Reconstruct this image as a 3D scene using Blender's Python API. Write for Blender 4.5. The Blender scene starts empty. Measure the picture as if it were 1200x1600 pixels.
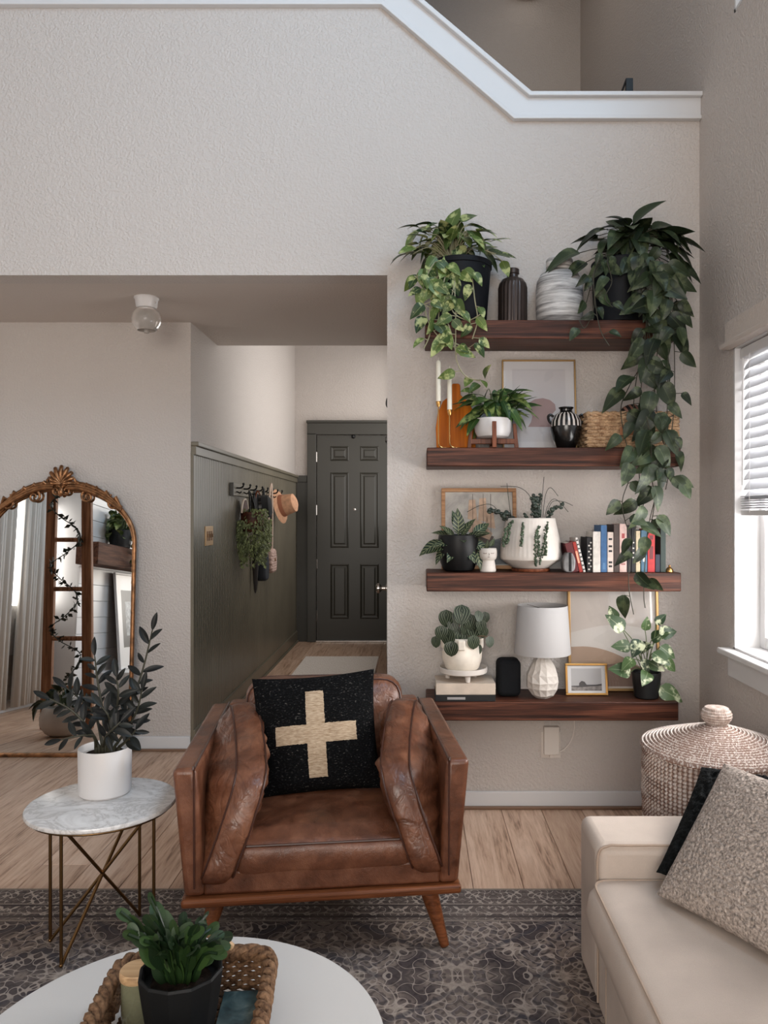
import bpy, bmesh, math, random
from mathutils import Vector, Matrix, Euler, noise
PI = math.pi
R = math.radians
random.seed(7)
scn = bpy.context.scene
COL = scn.collection

# ------------------------------------------------------------------ camera
CAMZ, F, VX, VY = 1.34, 1200.0, 650.0, 805.0       # eye height, focal length in px of a 1200x1600 frame
cam_d = bpy.data.cameras.new('camera')
cam = bpy.data.objects.new('camera', cam_d); COL.objects.link(cam)
cam.location = (0, 0, CAMZ); cam.rotation_euler = (R(90), 0, 0)
cam_d.sensor_fit = 'VERTICAL'; cam_d.sensor_height = 36.0; cam_d.lens = 36.0 * F / 1600
cam_d.shift_x = -(VX - 600) / 1600; cam_d.shift_y = (VY - 800) / 1600
cam_d.clip_start = 0.02
scn.camera = cam

# ------------------------------------------------------------------ view, sky, daylight at the windows, added fills for hall and stair
scn.view_settings.view_transform = 'Standard'
scn.view_settings.look = 'None'
scn.view_settings.gamma = 1.0
scn.view_settings.use_curve_mapping = False
scn.view_settings.exposure = 0.0
scn.cycles.use_denoising = True
scn.cycles.max_bounces = 10
scn.cycles.diffuse_bounces = 5
scn.cycles.transparent_max_bounces = 16
scn.cycles.sample_clamp_indirect = 6
scn.cycles.caustics_reflective = False
scn.cycles.caustics_refractive = False
w = bpy.data.worlds.new('sky'); scn.world = w; w.use_nodes = True
bg = w.node_tree.nodes['Background']
bg.inputs[0].default_value = (0.80, 0.90, 1.0, 1); bg.inputs[1].default_value = 0.9


def area(name, loc, direction, sx, sy, power, color=(1, 1, 1), spread=180):
    d = bpy.data.lights.new(name, 'AREA'); d.shape = 'RECTANGLE'; d.size = sx; d.size_y = sy
    d.energy = power; d.color = color; d.spread = R(spread)
    o = bpy.data.objects.new(name, d); COL.objects.link(o)
    o.location = loc
    o.rotation_euler = Vector(direction).to_track_quat('-Z', 'Z').to_euler()
    return o


DAY = (0.90, 0.955, 1.0)
WARM = (1.0, 0.945, 0.89)
area('daylight_south_window', (-0.5, -2.86, 1.75), (0, 1, 0), 2.4, 1.8, 134, (1.0, 0.92, 0.83))
area('daylight_south_upper_window', (0.5, -2.86, 4.0), (0, 1, -0.10), 1.35, 1.6, 10, (.86, .94, 1.0))
area('daylight_east_window', (1.62, 2.45, 1.42), (-1, 0, 0), 1.9, 1.6, 132, (1, .97, .95))
area('daylight_east_near_window', (1.50, -0.7, 1.42), (-1, 0, 0), 1.6, 1.3, 42, (1, .97, .94))
area('daylight_east_upper_window', (1.29, 1.15, 4.05), (-1, 0, -0.1), 1.7, 1.25, 100, (.48, .74, 1.0))
area('daylight_west_window', (-3.27, 2.55, 1.3), (1, 0, 0), 0.9, 1.7, 22, (1, .97, .94))
area('foyer_fill', (-0.19, 6.75, 2.15), (-1, 0, -0.03), 1.9, 2.6, 33, (1.0, 0.97, 0.94))  # added light hidden before the panelled right hall wall, no window built there
area('stair_fill', (0.45, 4.7, 5.35), (0, 0, -1), 1.0, 1.0, 3, (1, .90, .80))  # unseen fill added to lift the landing walls, separate from the dome fixture


# ------------------------------------------------------------------ helpers: places
def X(px, Y): return (px - VX) * Y / F
def Z(py, Y): return CAMZ - (py - VY) * Y / F
def P(px, py, Y): return Vector((X(px, Y), Y, Z(py, Y)))


# ------------------------------------------------------------------ helpers: materials
def lin(c):
    return tuple(((v / 255) / 12.92 if v / 255 <= .04045 else ((v / 255 + .055) / 1.055) ** 2.4) for v in c[:3]) + (1,)


MATS = {}
class NT:
    def __init__(s, name):
        s.m = bpy.data.materials.new(name); s.m.use_nodes = True
        s.t = s.m.node_tree; s.b = s.t.nodes['Principled BSDF']; MATS[name] = s.m
    def n(s, typ, **kw):
        nd = s.t.nodes.new(typ)
        for k, v in kw.items(): setattr(nd, k, v)
        return nd
    def l(s, a, b): s.t.links.new(a, b)
    def coords(s, kind='Object', scale=(1, 1, 1), rnd=False):
        if kind == 'World':
            c = s.n('ShaderNodeNewGeometry').outputs['Position']
        else:
            c = s.n('ShaderNodeTexCoord').outputs[kind]
        if rnd:
            oi = s.n('ShaderNodeObjectInfo')
            mu = s.n('ShaderNodeMath', operation='MULTIPLY'); mu.inputs[1].default_value = 37.0
            s.l(oi.outputs['Random'], mu.inputs[0])
            ad = s.n('ShaderNodeVectorMath', operation='ADD')
            s.l(c, ad.inputs[0]); s.l(mu.outputs[0], ad.inputs[1]); c = ad.outputs[0]
        mp = s.n('ShaderNodeVectorMath', operation='MULTIPLY'); mp.inputs[1].default_value = scale
        s.l(c, mp.inputs[0])
        return mp.outputs[0]
    def noise(s, vec, scale, detail=3, rough=.5, dist=0):
        t = s.n('ShaderNodeTexNoise'); t.inputs['Scale'].default_value = scale
        t.inputs['Detail'].default_value = detail; t.inputs['Roughness'].default_value = rough
        t.inputs['Distortion'].default_value = dist
        s.l(vec, t.inputs['Vector']); return t.outputs['Fac']
    def voro(s, vec, scale, feature='F1', out='Distance'):
        t = s.n('ShaderNodeTexVoronoi', feature=feature); t.inputs['Scale'].default_value = scale
        s.l(vec, t.inputs['Vector']); return t.outputs[out]
    def ramp(s, fac, stops, interp='LINEAR'):
        r = s.n('ShaderNodeValToRGB'); r.color_ramp.interpolation = interp
        e = r.color_ramp.elements
        while len(e) < len(stops): e.new(.5)
        for el, (p, c) in zip(e, stops): el.position = p; el.color = lin(c)
        s.l(fac, r.inputs[0]); return r.outputs[0]
    def mix(s, fac, a, b, mode='MIX'):
        m = s.n('ShaderNodeMix', data_type='RGBA', blend_type=mode)
        for v, i in ((fac, 0), (a, 6), (b, 7)):
            if isinstance(v, (int, float)): m.inputs[i].default_value = v
            elif isinstance(v, tuple): m.inputs[i].default_value = lin(v)
            else: s.l(v, m.inputs[i])
        return m.outputs[2]
    def math(s, op, a, b=0.0, clamp=False):
        m = s.n('ShaderNodeMath', operation=op); m.use_clamp = clamp
        for v, i in ((a, 0), (b, 1)):
            if isinstance(v, (int, float)): m.inputs[i].default_value = v
            else: s.l(v, m.inputs[i])
        return m.outputs[0]
    def sep(s, vec):
        x = s.n('ShaderNodeSeparateXYZ'); s.l(vec, x.inputs[0]); return x.outputs
    def comb(s, x, y, z):
        c = s.n('ShaderNodeCombineXYZ')
        for v, i in ((x, 0), (y, 1), (z, 2)):
            if isinstance(v, (int, float)): c.inputs[i].default_value = v
            else: s.l(v, c.inputs[i])
        return c.outputs[0]
    def bump(s, h, strength=.3, dist=.002):
        b = s.n('ShaderNodeBump'); b.inputs['Strength'].default_value = strength
        b.inputs['Distance'].default_value = dist
        s.l(h, b.inputs['Height']); s.l(b.outputs[0], s.b.inputs['Normal'])
    def set(s, color=None, rough=None, metal=None, spec=None, trans=None, ior=None):
        if color is not None:
            if isinstance(color, tuple): s.b.inputs['Base Color'].default_value = lin(color)
            else: s.l(color, s.b.inputs['Base Color'])
        if rough is not None:
            if isinstance(rough, (int, float)): s.b.inputs['Roughness'].default_value = rough
            else: s.l(rough, s.b.inputs['Roughness'])
        if metal is not None: s.b.inputs['Metallic'].default_value = metal
        if spec is not None: s.b.inputs['Specular IOR Level'].default_value = spec
        if trans is not None: s.b.inputs['Transmission Weight'].default_value = trans
        if ior is not None: s.b.inputs['IOR'].default_value = ior
        return s.m


def simple(name, c, rough=.5, metal=0, spec=.5, var=0, vscale=8, bscale=0, bstr=.2, bdist=.002):
    n = NT(name)
    v = None
    if var or bscale: v = n.coords('Object')
    if var:
        f = n.noise(v, vscale, 4)
        d = tuple(max(0, k * (1 - var)) for k in c); u = tuple(min(255, k * (1 + var)) for k in c)
        n.set(n.ramp(f, [(.3, d), (.7, u)]))
    else: n.set(c)
    if bscale: n.bump(n.noise(v, bscale, 3), bstr, bdist)
    return n.set(None, rough, metal, spec)


def wall_paint(name, c, strength=.35):
    n = NT(name); v = n.coords('World')
    f = n.noise(v, 84, 3, .55)
    g = n.ramp(f, [(.42, (0, 0, 0)), (.62, (255, 255, 255))])
    n.set(c, .62, 0, .35); n.bump(g, strength, .0035); return n.m


PAINT = wall_paint('greige_wall_paint', (196, 188, 182), .6)
CEILP = wall_paint('ceiling_paint', (200, 190, 182), .25)
TRIM = simple('white_trim_paint', (208, 207, 207), .4)
GREEN = simple('dark_olive_paint', (108, 101, 86), .32, 0, .6, .06, 3)
simple('door_grey_edge', (150, 146, 140), .5)
DOORG = simple('door_dark_paint', (52, 50, 44), .4)


def wood(name, dark, mid, light, axis='X', fine=26, rough=.5, world=False, rnd=False, bstr=.25, gain=1.0):
    n = NT(name)
    sc = {'X': (1.1, fine, fine), 'Y': (fine, 1.1, fine), 'Z': (fine, fine, 1.1)}[axis]
    v = n.coords('World' if world else 'Object', sc, rnd)
    f = n.noise(v, 1.6, 5, .62, .7)
    f2 = n.noise(v, 6.0, 3, .6, .2)
    m = n.math('MULTIPLY_ADD', f2, .35)
    n.t.nodes[-1].inputs[2].default_value = 0
    a = n.math('ADD', n.math('MULTIPLY', f, .75), n.math('MULTIPLY', f2, .25))
    n.set(n.ramp(a, [(.36, dark), (.5, mid), (.64, light)]), rough, 0, .25)
    n.bump(a, bstr, .002)
    return n.m


SHELFW = wood('dark_walnut_stain', (30, 15, 10), (66, 36, 25), (102, 60, 43), 'X', 34, .5, False, False, .5)
MIDW = wood('stand_walnut', (75, 38, 24), (112, 62, 40), (140, 84, 58), 'Z', 40, .4)
OAKL = wood('pale_oak', (150, 118, 84), (184, 150, 112), (205, 172, 134), 'X', 40, .5)
LEGW = wood('honey_walnut', (74, 40, 22), (108, 62, 36), (132, 80, 50), 'X', 30, .35)
LADW = wood('ladder_wood', (100, 64, 42), (146, 98, 68), (178, 130, 96), 'Z', 30, .6)
FRAMEW = wood('oak_frame', (120, 84, 56), (160, 118, 82), (182, 140, 102), 'X', 40, .5)
BOARDW = NT('amber_board'); _v = BOARDW.coords('Object', (26, 26, 1.2)); _f = BOARDW.noise(_v, 1.2, 4, .5, .5)
BOARDW = BOARDW.set(BOARDW.ramp(_f, [(.3, (146, 70, 8)), (.7, (204, 112, 24))]), .35, 0, .12)

# floor planks: wood grain along Y, each plank its own tone
n = NT('oak_plank')
v = n.coords('World', (15, 1.0, 15), True)
f = n.noise(v, 1.5, 6, .62, 1.3); f2 = n.noise(v, 7, 4, .65, .3)
k = n.coords('World', (3.2, 1.1, 3), True); kn = n.noise(k, 2.2, 3, .5, .8)
a = n.math('ADD', n.math('MULTIPLY', f, .62), n.math('MULTIPLY', f2, .38))
c = n.ramp(a, [(.34, (112, 82, 62)), (.46, (190, 157, 133)), (.60, (214, 184, 161))])
oi = n.n('ShaderNodeObjectInfo')
c = n.mix(n.math('MULTIPLY', oi.outputs['Random'], .40), c, (152, 120, 97), 'MIX')
kk = n.ramp(kn, [(.66, (0, 0, 0)), (.74, (255, 255, 255))])
c = n.mix(n.math('MULTIPLY', kk, .35), c, (122, 94, 76), 'MIX')
n.set(c, .46, 0, .4); n.bump(a, .18, .001); PLANK = n.m
GAP = simple('plank_gap', (60, 44, 34), .8)

# rug: distressed persian
n = NT('persian_rug')
v = n.coords('Object'); xyz = n.sep(v)
def per(ax, period):
    t = n.math('PINGPONG', ax, period); return t
mx = per(xyz[0], .42); my = per(xyz[1], .52)
mv = n.comb(mx, my, 0.0)
def S_(x, k, ph=None, a=0.0):
    t = n.math('MULTIPLY', x, k)
    if ph is not None: t = n.math('ADD', t, n.math('MULTIPLY', ph, a))
    return n.math('SINE', t)
def arab(u, v_, k, a=2.4):
    return n.math('ADD', S_(u, k, S_(v_, k * .74), a), S_(v_, k * .92, S_(u, k * .83), a))
A1 = arab(mx, my, 88); A2 = arab(mx, my, 190, 1.8); A3 = arab(mx, my, 24, 1.4)
nzf = n.noise(v, 60, 3)
a1 = n.math('ADD', n.math('MULTIPLY', A1, .25), .5); a3 = n.math('ADD', n.math('MULTIPLY', A3, .25), .5)
field = n.ramp(n.math('ADD', n.math('MULTIPLY', a3, .7), n.math('MULTIPLY', a1, .3)), [(.25, (54, 47, 49)), (.42, (92, 81, 76)), (.56, (122, 108, 99)), (.7, (66, 62, 66)), (.82, (104, 92, 86))])
l1 = n.ramp(n.math('ABSOLUTE', A1), [(.14, (255, 255, 255)), (.30, (0, 0, 0))]); l2 = n.ramp(A2, [(.35, (0, 0, 0)), (.8, (255, 255, 255))]); l3 = n.ramp(n.math('ABSOLUTE', A3), [(.05, (255, 255, 255)), (.10, (0, 0, 0))])
cf = n.mix(n.math('MULTIPLY', l2, .7), field, (36, 31, 33))
cf = n.mix(n.math('MULTIPLY', l1, .75), cf, (166, 152, 141))
cf = n.mix(n.math('MULTIPLY', l3, .65), cf, (164, 150, 138))
e2 = n.math('MULTIPLY', A2, .3)
# medallion outline from mirrored distance
md = n.math('ADD', n.math('ABSOLUTE', n.math('SUBTRACT', mx, .0)), n.math('MULTIPLY', my, 1.4))
mm = n.math('PINGPONG', md, .16)
ml = n.ramp(mm, [(.0, (255, 255, 255)), (.010, (255, 255, 255)), (.018, (0, 0, 0))])
cf = n.mix(n.math('MULTIPLY', ml, .6), cf, (38, 40, 50))
# border bands, measured from the far edge (local y = 0)
yy = n.math('MULTIPLY', xyz[1], -1.0)
bx = per(xyz[0], .11); B1 = arab(bx, xyz[1], 105); B2 = arab(bx, xyz[1], 210, 1.6)
cb = n.ramp(n.math('ABSOLUTE', B1), [(.12, (158, 146, 136)), (.4, (56, 50, 52)), (1.2, (84, 74, 70))]); cb = n.mix(n.math('MULTIPLY', n.ramp(B2, [(.4, (0, 0, 0)), (.9, (255, 255, 255))]), .6), cb, (46, 42, 44))
inb = n.ramp(n.math('MULTIPLY', yy, 1.0), [(.0, (255, 255, 255)), (.222, (255, 255, 255)), (.228, (0, 0, 0))])
call = n.mix(inb, cf, cb)
for y0, y1, colr in ((.0, .014, (120, 108, 98)), (.108, .114, (140, 128, 118)), (.114, .124, (38, 34, 36)), (.168, .174, (140, 128, 118)), (.186, .198, (38, 34, 36)), (.214, .222, (128, 116, 106))):
    band = n.math('MULTIPLY', n.math('GREATER_THAN', yy, y0), n.math('LESS_THAN', yy, y1))
    call = n.mix(n.math('MULTIPLY', band, .85), call, colr)
wear = n.ramp(n.noise(v, 3.1, 5, .65), [(.4, (0, 0, 0)), (.75, (255, 255, 255))])
call = n.mix(n.math('MULTIPLY', wear, .45), call, (118, 106, 98))
spk = n.noise(n.coords('Object', (1, 3, 1)), 190, 2)
call = n.mix(n.ramp(spk, [(.45, (0, 0, 0)), (.7, (150, 150, 150))]), call, (48, 42, 42))
bc_ = n.n('ShaderNodeGamma'); bc_.inputs[1].default_value = .90; n.l(call, bc_.inputs[0])
n.set(bc_.outputs[0], .95, 0, .1); n.bump(n.math('ADD', spk, n.math('MULTIPLY', e2, .5)), .5, .002); RUG = n.m

# leather
n = NT('cognac_leather')
v = n.coords('Object')
f = n.noise(v, 3.5, 6, .65, .4); f2 = n.noise(v, 16, 5, .6)
c = n.ramp(n.math('ADD', n.math('MULTIPLY', f, .6), n.math('MULTIPLY', f2, .4)), [(.35, (64, 35, 23)), (.5, (104, 63, 43)), (.66, (138, 92, 67))])
vo = n.voro(v, 260, 'DISTANCE_TO_EDGE'); wr = n.noise(n.coords('Object', (1, .55, .8)), 15, 5, .55, .5)
n.set(c, n.math('ADD', n.math('MULTIPLY', f2, .3), .19), 0, .55)
n.bump(n.math('ADD', n.math('MULTIPLY', vo, .12), wr), .5, .010); LEATHER = n.m
n = NT('creased_leather'); v = n.coords('Object')
f = n.noise(v, 3.5, 6, .65, .4); f2 = n.noise(v, 16, 5, .6)
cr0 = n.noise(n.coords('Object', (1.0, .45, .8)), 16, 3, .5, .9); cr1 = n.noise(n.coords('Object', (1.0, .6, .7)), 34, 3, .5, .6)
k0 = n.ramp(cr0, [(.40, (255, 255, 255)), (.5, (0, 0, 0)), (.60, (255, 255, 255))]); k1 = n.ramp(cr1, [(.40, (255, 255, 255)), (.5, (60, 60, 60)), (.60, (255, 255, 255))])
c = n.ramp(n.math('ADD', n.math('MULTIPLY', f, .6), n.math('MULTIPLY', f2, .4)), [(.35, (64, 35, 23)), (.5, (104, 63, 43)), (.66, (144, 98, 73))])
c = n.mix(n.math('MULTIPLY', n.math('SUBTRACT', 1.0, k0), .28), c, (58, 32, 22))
n.set(c, n.math('ADD', n.math('MULTIPLY', f2, .3), .22), 0, .55)
n.bump(n.math('ADD', k0, n.math('MULTIPLY', k1, .4)), .30, .004); LEATHERC = n.m
PIPE = simple('leather_piping', (62, 34, 24), .4)

def cloth(name, c, var=.06, weave=420, rough=.9, bstr=.4):
    n = NT(name); v = n.coords('Object')
    f = n.noise(v, 5, 4); g = n.noise(v, weave, 2)
    d = tuple(k * (1 - var) for k in c); u = tuple(min(255, k * (1 + var)) for k in c)
    n.set(n.mix(n.math('MULTIPLY', g, .3), n.ramp(f, [(.3, d), (.7, u)]), tuple(k * .8 for k in c)), rough, 0, .15)
    n.bump(g, bstr, .0015); return n.m
LINEN = cloth('beige_linen', (194, 179, 167))
LINENP = cloth('linen_piping', (172, 152, 136))
LINENB = LINEN
BOUCLE = simple('grey_boucle', (160, 148, 139), .95, 0, .1, .26, 150, 210, 1.0, .006)
BLACKFUR = simple('black_sherpa', (20, 21, 21), .95, 0, .1, .5, 110, 150, 1.0, .008)
# black woven pillow with a cream cross
n = NT('black_cross_weave'); v = n.coords('Object'); xyz = n.sep(v)
ax = n.math('ABSOLUTE', xyz[0]); ay = n.math('ABSOLUTE', n.math('SUBTRACT', xyz[1], -.004))
wob = n.math('MULTIPLY', n.math('SUBTRACT', n.noise(v, 120, 2), .5), .006)
ax = n.math('ADD', ax, wob); ay = n.math('ADD', ay, wob)
v1 = n.math('MULTIPLY', n.math('LESS_THAN', ax, .031), n.math('LESS_THAN', ay, .142))
h1 = n.math('MULTIPLY', n.math('LESS_THAN', ay, .031), n.math('LESS_THAN', ax, .136))
cr = n.math('MAXIMUM', v1, h1)
rows = n.noise(n.coords('Object', (60, 340, 60)), 1, 2); flk = n.noise(n.coords('Object', (1, 1.6, 1)), 130, 3)
blk = n.ramp(flk, [(.5, (12, 12, 13)), (.64, (26, 26, 27)), (.72, (84, 80, 76))])
crm = n.ramp(rows, [(.3, (150, 128, 104)), (.7, (190, 170, 146))])
n.set(n.mix(cr, blk, crm), .95, 0, .08); n.bump(n.math('ADD', rows, flk), .6, .003); CROSS = n.m

# marble
n = NT('white_marble'); v = n.coords('Object')
nz = n.noise(v, 5, 6, .65, 1.6); vein = n.math('ABSOLUTE', n.math('SUBTRACT', nz, .5)); cl = n.noise(v, 9, 4, .6, .8)
c = n.ramp(vein, [(.0, (186, 182, 179)), (.03, (212, 209, 207)), (.12, (226, 224, 222))])
c = n.mix(n.math('MULTIPLY', n.ramp(cl, [(.5, (0, 0, 0)), (.75, (255, 255, 255))]), .3), c, (176, 171, 168))
n.set(c, .22); MARBLE = n.m
BRASSD = simple('aged_brass_rod', (122, 94, 62), .32, 1)
BRASS = simple('brass', (190, 146, 88), .28, 1)
ANTIQ = simple('antique_gold', (132, 94, 64), .34, .8, .5, .3, 30)
GOLDF = simple('thin_gold_frame', (172, 138, 92), .35, .8)
CHROME = simple('satin_nickel', (205, 200, 195), .2, 1)
BLACKM = simple('black_metal', (18, 18, 18), .4, .3)
n = NT('mirror_glass'); n.set((236, 236, 234), .01, 1); MIRROR = n.m
WHITEP = simple('white_glaze', (210, 207, 206), .35)
WHITEM = simple('white_matte', (202, 194, 186), .6, 0, .4, .04, 12)
CREAMP = simple('cream_stoneware', (222, 212, 198), .6, 0, .4, .05, 20, 60, .1)
TABLEW = simple('table_white', (198, 194, 190), .45)
BLACKP = simple('black_planter', (12, 13, 14), .6, 0, .25, .12, 30)
NAVYP = simple('charcoal_planter', (13, 15, 20), .6, 0, .2, .1, 14)
GLOSSB = simple('gloss_black', (17, 17, 18), .18)
SOIL = simple('potting_soil', (36, 28, 23), .95, 0, .1, .4, 60, 60, .8, .006)
STEMG = simple('green_stem', (92, 104, 66), .55)
STEMD = simple('dark_stem', (52, 50, 36), .6)
STEMP = simple('pale_vine', (150, 146, 116), .55)
SHADE = NT('lamp_shade_linen'); _g = SHADE.noise(SHADE.coords('Object'), 300, 2); SHADE.set((172, 169, 168), .9, 0, .1); SHADE.bump(_g, .2, .001); SHADE = SHADE.m
PLASTIC = simple('white_plastic', (214, 206, 198), .4)
SPEAKER = simple('speaker_cloth', (14, 15, 18), .85, 0, .2, .2, 300, 700, .4, .001)
CANDLE = simple('ivory_wax', (226, 220, 204), .5)
PAPER = simple('page_edges', (208, 198, 182), .8)
STONE = simple('grey_stone', (112, 110, 110), .35, 0, .5, .2, 20)


def seagrass(name, a, b, sx=60, sz=70):
    n = NT(name); v = n.coords('Object')
    f = n.noise(v, 38, 3); g = n.noise(v, 140, 2)
    n.set(n.ramp(n.math('ADD', n.math('MULTIPLY', f, .5), n.math('MULTIPLY', g, .5)), [(.35, a), (.65, b)]), .85, 0, .2)
    n.bump(g, .7, .003); return n.m
n = NT('white_seagrass'); v = n.coords('Object'); xyz = n.sep(v)
at = n.n('ShaderNodeMath', operation='ARCTAN2'); n.l(xyz[1], at.inputs[0]); n.l(xyz[0], at.inputs[1])
stt = n.math('SINE', n.math('MULTIPLY', at.outputs[0], 88)); ns_ = n.noise(v, 60, 3)
k = n.ramp(n.math('ADD', n.math('ADD', stt, .45), n.math('MULTIPLY', n.math('SUBTRACT', ns_, .5), 1.6)), [(.0, (255, 255, 255)), (.28, (0, 0, 0))])
n.set(n.mix(n.math('MULTIPLY', k, .8), n.ramp(ns_, [(.35, (196, 178, 166)), (.65, (222, 210, 202))]), (128, 94, 78)), .85, 0, .2)
n.bump(n.math('ADD', stt, ns_), .5, .004); GRASSL = n.m
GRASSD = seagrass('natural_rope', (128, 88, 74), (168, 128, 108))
n = NT('lid_seagrass'); v = n.coords('Object'); xyz = n.sep(v)
rr_ = n.math('SQRT', n.math('ADD', n.math('MULTIPLY', xyz[0], xyz[0]), n.math('MULTIPLY', xyz[1], xyz[1])))
rg = n.math('SINE', n.math('MULTIPLY', rr_, 530)); ns_ = n.noise(v, 150, 2)
k = n.ramp(n.math('ADD', n.math('ADD', rg, .75), n.math('MULTIPLY', n.math('SUBTRACT', ns_, .5), 3.0)), [(.0, (255, 255, 255)), (.3, (0, 0, 0))])
n.set(n.mix(n.math('MULTIPLY', k, .8), n.ramp(ns_, [(.35, (200, 184, 173)), (.65, (226, 215, 208))]), (134, 102, 88)), .85, 0, .2)
n.bump(n.math('ADD', rg, ns_), .6, .004); GRASSLID = n.m
WICK = seagrass('brown_wicker', (70, 48, 34), (142, 108, 80))
WICKD = seagrass('dark_wicker', (52, 36, 26), (104, 76, 56))
WICKP = seagrass('pale_hyacinth', (138, 104, 76), (206, 174, 138))


def leafmat(name, dark, mid, light, pat='variegated', amt=.5, rough=.35):
    n = NT(name)
    uv = n.n('ShaderNodeTexCoord').outputs['UV']; x = n.sep(uv)
    u = n.math('MULTIPLY', n.math('ABSOLUTE', n.math('SUBTRACT', x[0], .5)), 2.0)
    oi = n.n('ShaderNodeObjectInfo'); v = n.coords('Object', (1, 1, 1), True)
    base = n.mix(oi.outputs['Random'], dark, mid)
    if pat == 'variegated':
        f = n.noise(v, 1.9, 3, .6)
        th = n.math('MULTIPLY', n.ramp(f, [(.52, (0, 0, 0)), (.62, (255, 255, 255))]), amt)
        c = n.mix(th, base, light)
        rib = n.ramp(u, [(.0, (255, 255, 255)), (.07, (0, 0, 0))])
        c = n.mix(n.math('MULTIPLY', rib, .3), c, light)
    elif pat == 'veined':
        t = n.math('SUBTRACT', x[1], n.math('MULTIPLY', u, .22))
        s = n.math('PINGPONG', t, .075)
        l = n.ramp(s, [(.0, (255, 255, 255)), (.012, (190, 190, 190)), (.03, (0, 0, 0))])
        rib = n.ramp(u, [(.0, (255, 255, 255)), (.09, (0, 0, 0))])
        c = n.mix(n.math('MULTIPLY', n.math('MAXIMUM', l, rib), amt), base, light)
    elif pat == 'watermelon':
        t = n.math('ADD', u, n.math('MULTIPLY', n.math('ABSOLUTE', n.math('SUBTRACT', x[1], .3)), .6))
        s = n.math('PINGPONG', t, .16)
        l = n.ramp(s, [(.0, (255, 255, 255)), (.05, (150, 150, 150)), (.09, (0, 0, 0))])
        c = n.mix(n.math('MULTIPLY', l, amt), base, light)
    else:
        rib = n.ramp(u, [(.0, (255, 255, 255)), (.08, (0, 0, 0))])
        c = n.mix(n.math('MULTIPLY', rib, amt), base, light)
    n.set(c, rough + .06, 0, .28)
    n.b.inputs['Coat Weight'].default_value = .0
    return n.m
POTHL = leafmat('pothos_bright_leaf', (30, 50, 26), (96, 116, 58), (196, 200, 138), 'variegated', .6)
POTHD = leafmat('pothos_dark_leaf', (20, 29, 18), (50, 63, 41), (110, 120, 86), 'variegated', .35)
POTHM = leafmat('pothos_marble_leaf', (28, 46, 30), (76, 98, 60), (206, 210, 176), 'variegated', .8)
DRACL = leafmat('dracaena_leaf', (24, 46, 24), (66, 94, 46), (164, 180, 108), 'variegated', .6)
ZZL = leafmat('zz_dark_leaf', (14, 15, 15), (30, 33, 30), (60, 62, 56), 'plain', .3, .4)
AGLA = leafmat('cream_veined_leaf', (18, 32, 24), (40, 58, 40), (190, 192, 146), 'veined', .5)
PEPER = leafmat('watermelon_leaf', (17, 25, 16), (31, 42, 27), (128, 136, 112), 'watermelon', .6)
CACT = leafmat('cactus_segment', (14, 30, 14), (46, 68, 32), (70, 92, 48), 'plain', .4)
SUCC = simple('succulent_green', (58, 72, 52), .5, 0, .5, .3, 60)
EUC = simple('eucalyptus_dark', (34, 44, 34), .5, 0, .5, .3, 40)
HALLPL = simple('hall_trailing_leaf', (98, 106, 70), .55, 0, .4, .4, 26)


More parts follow.
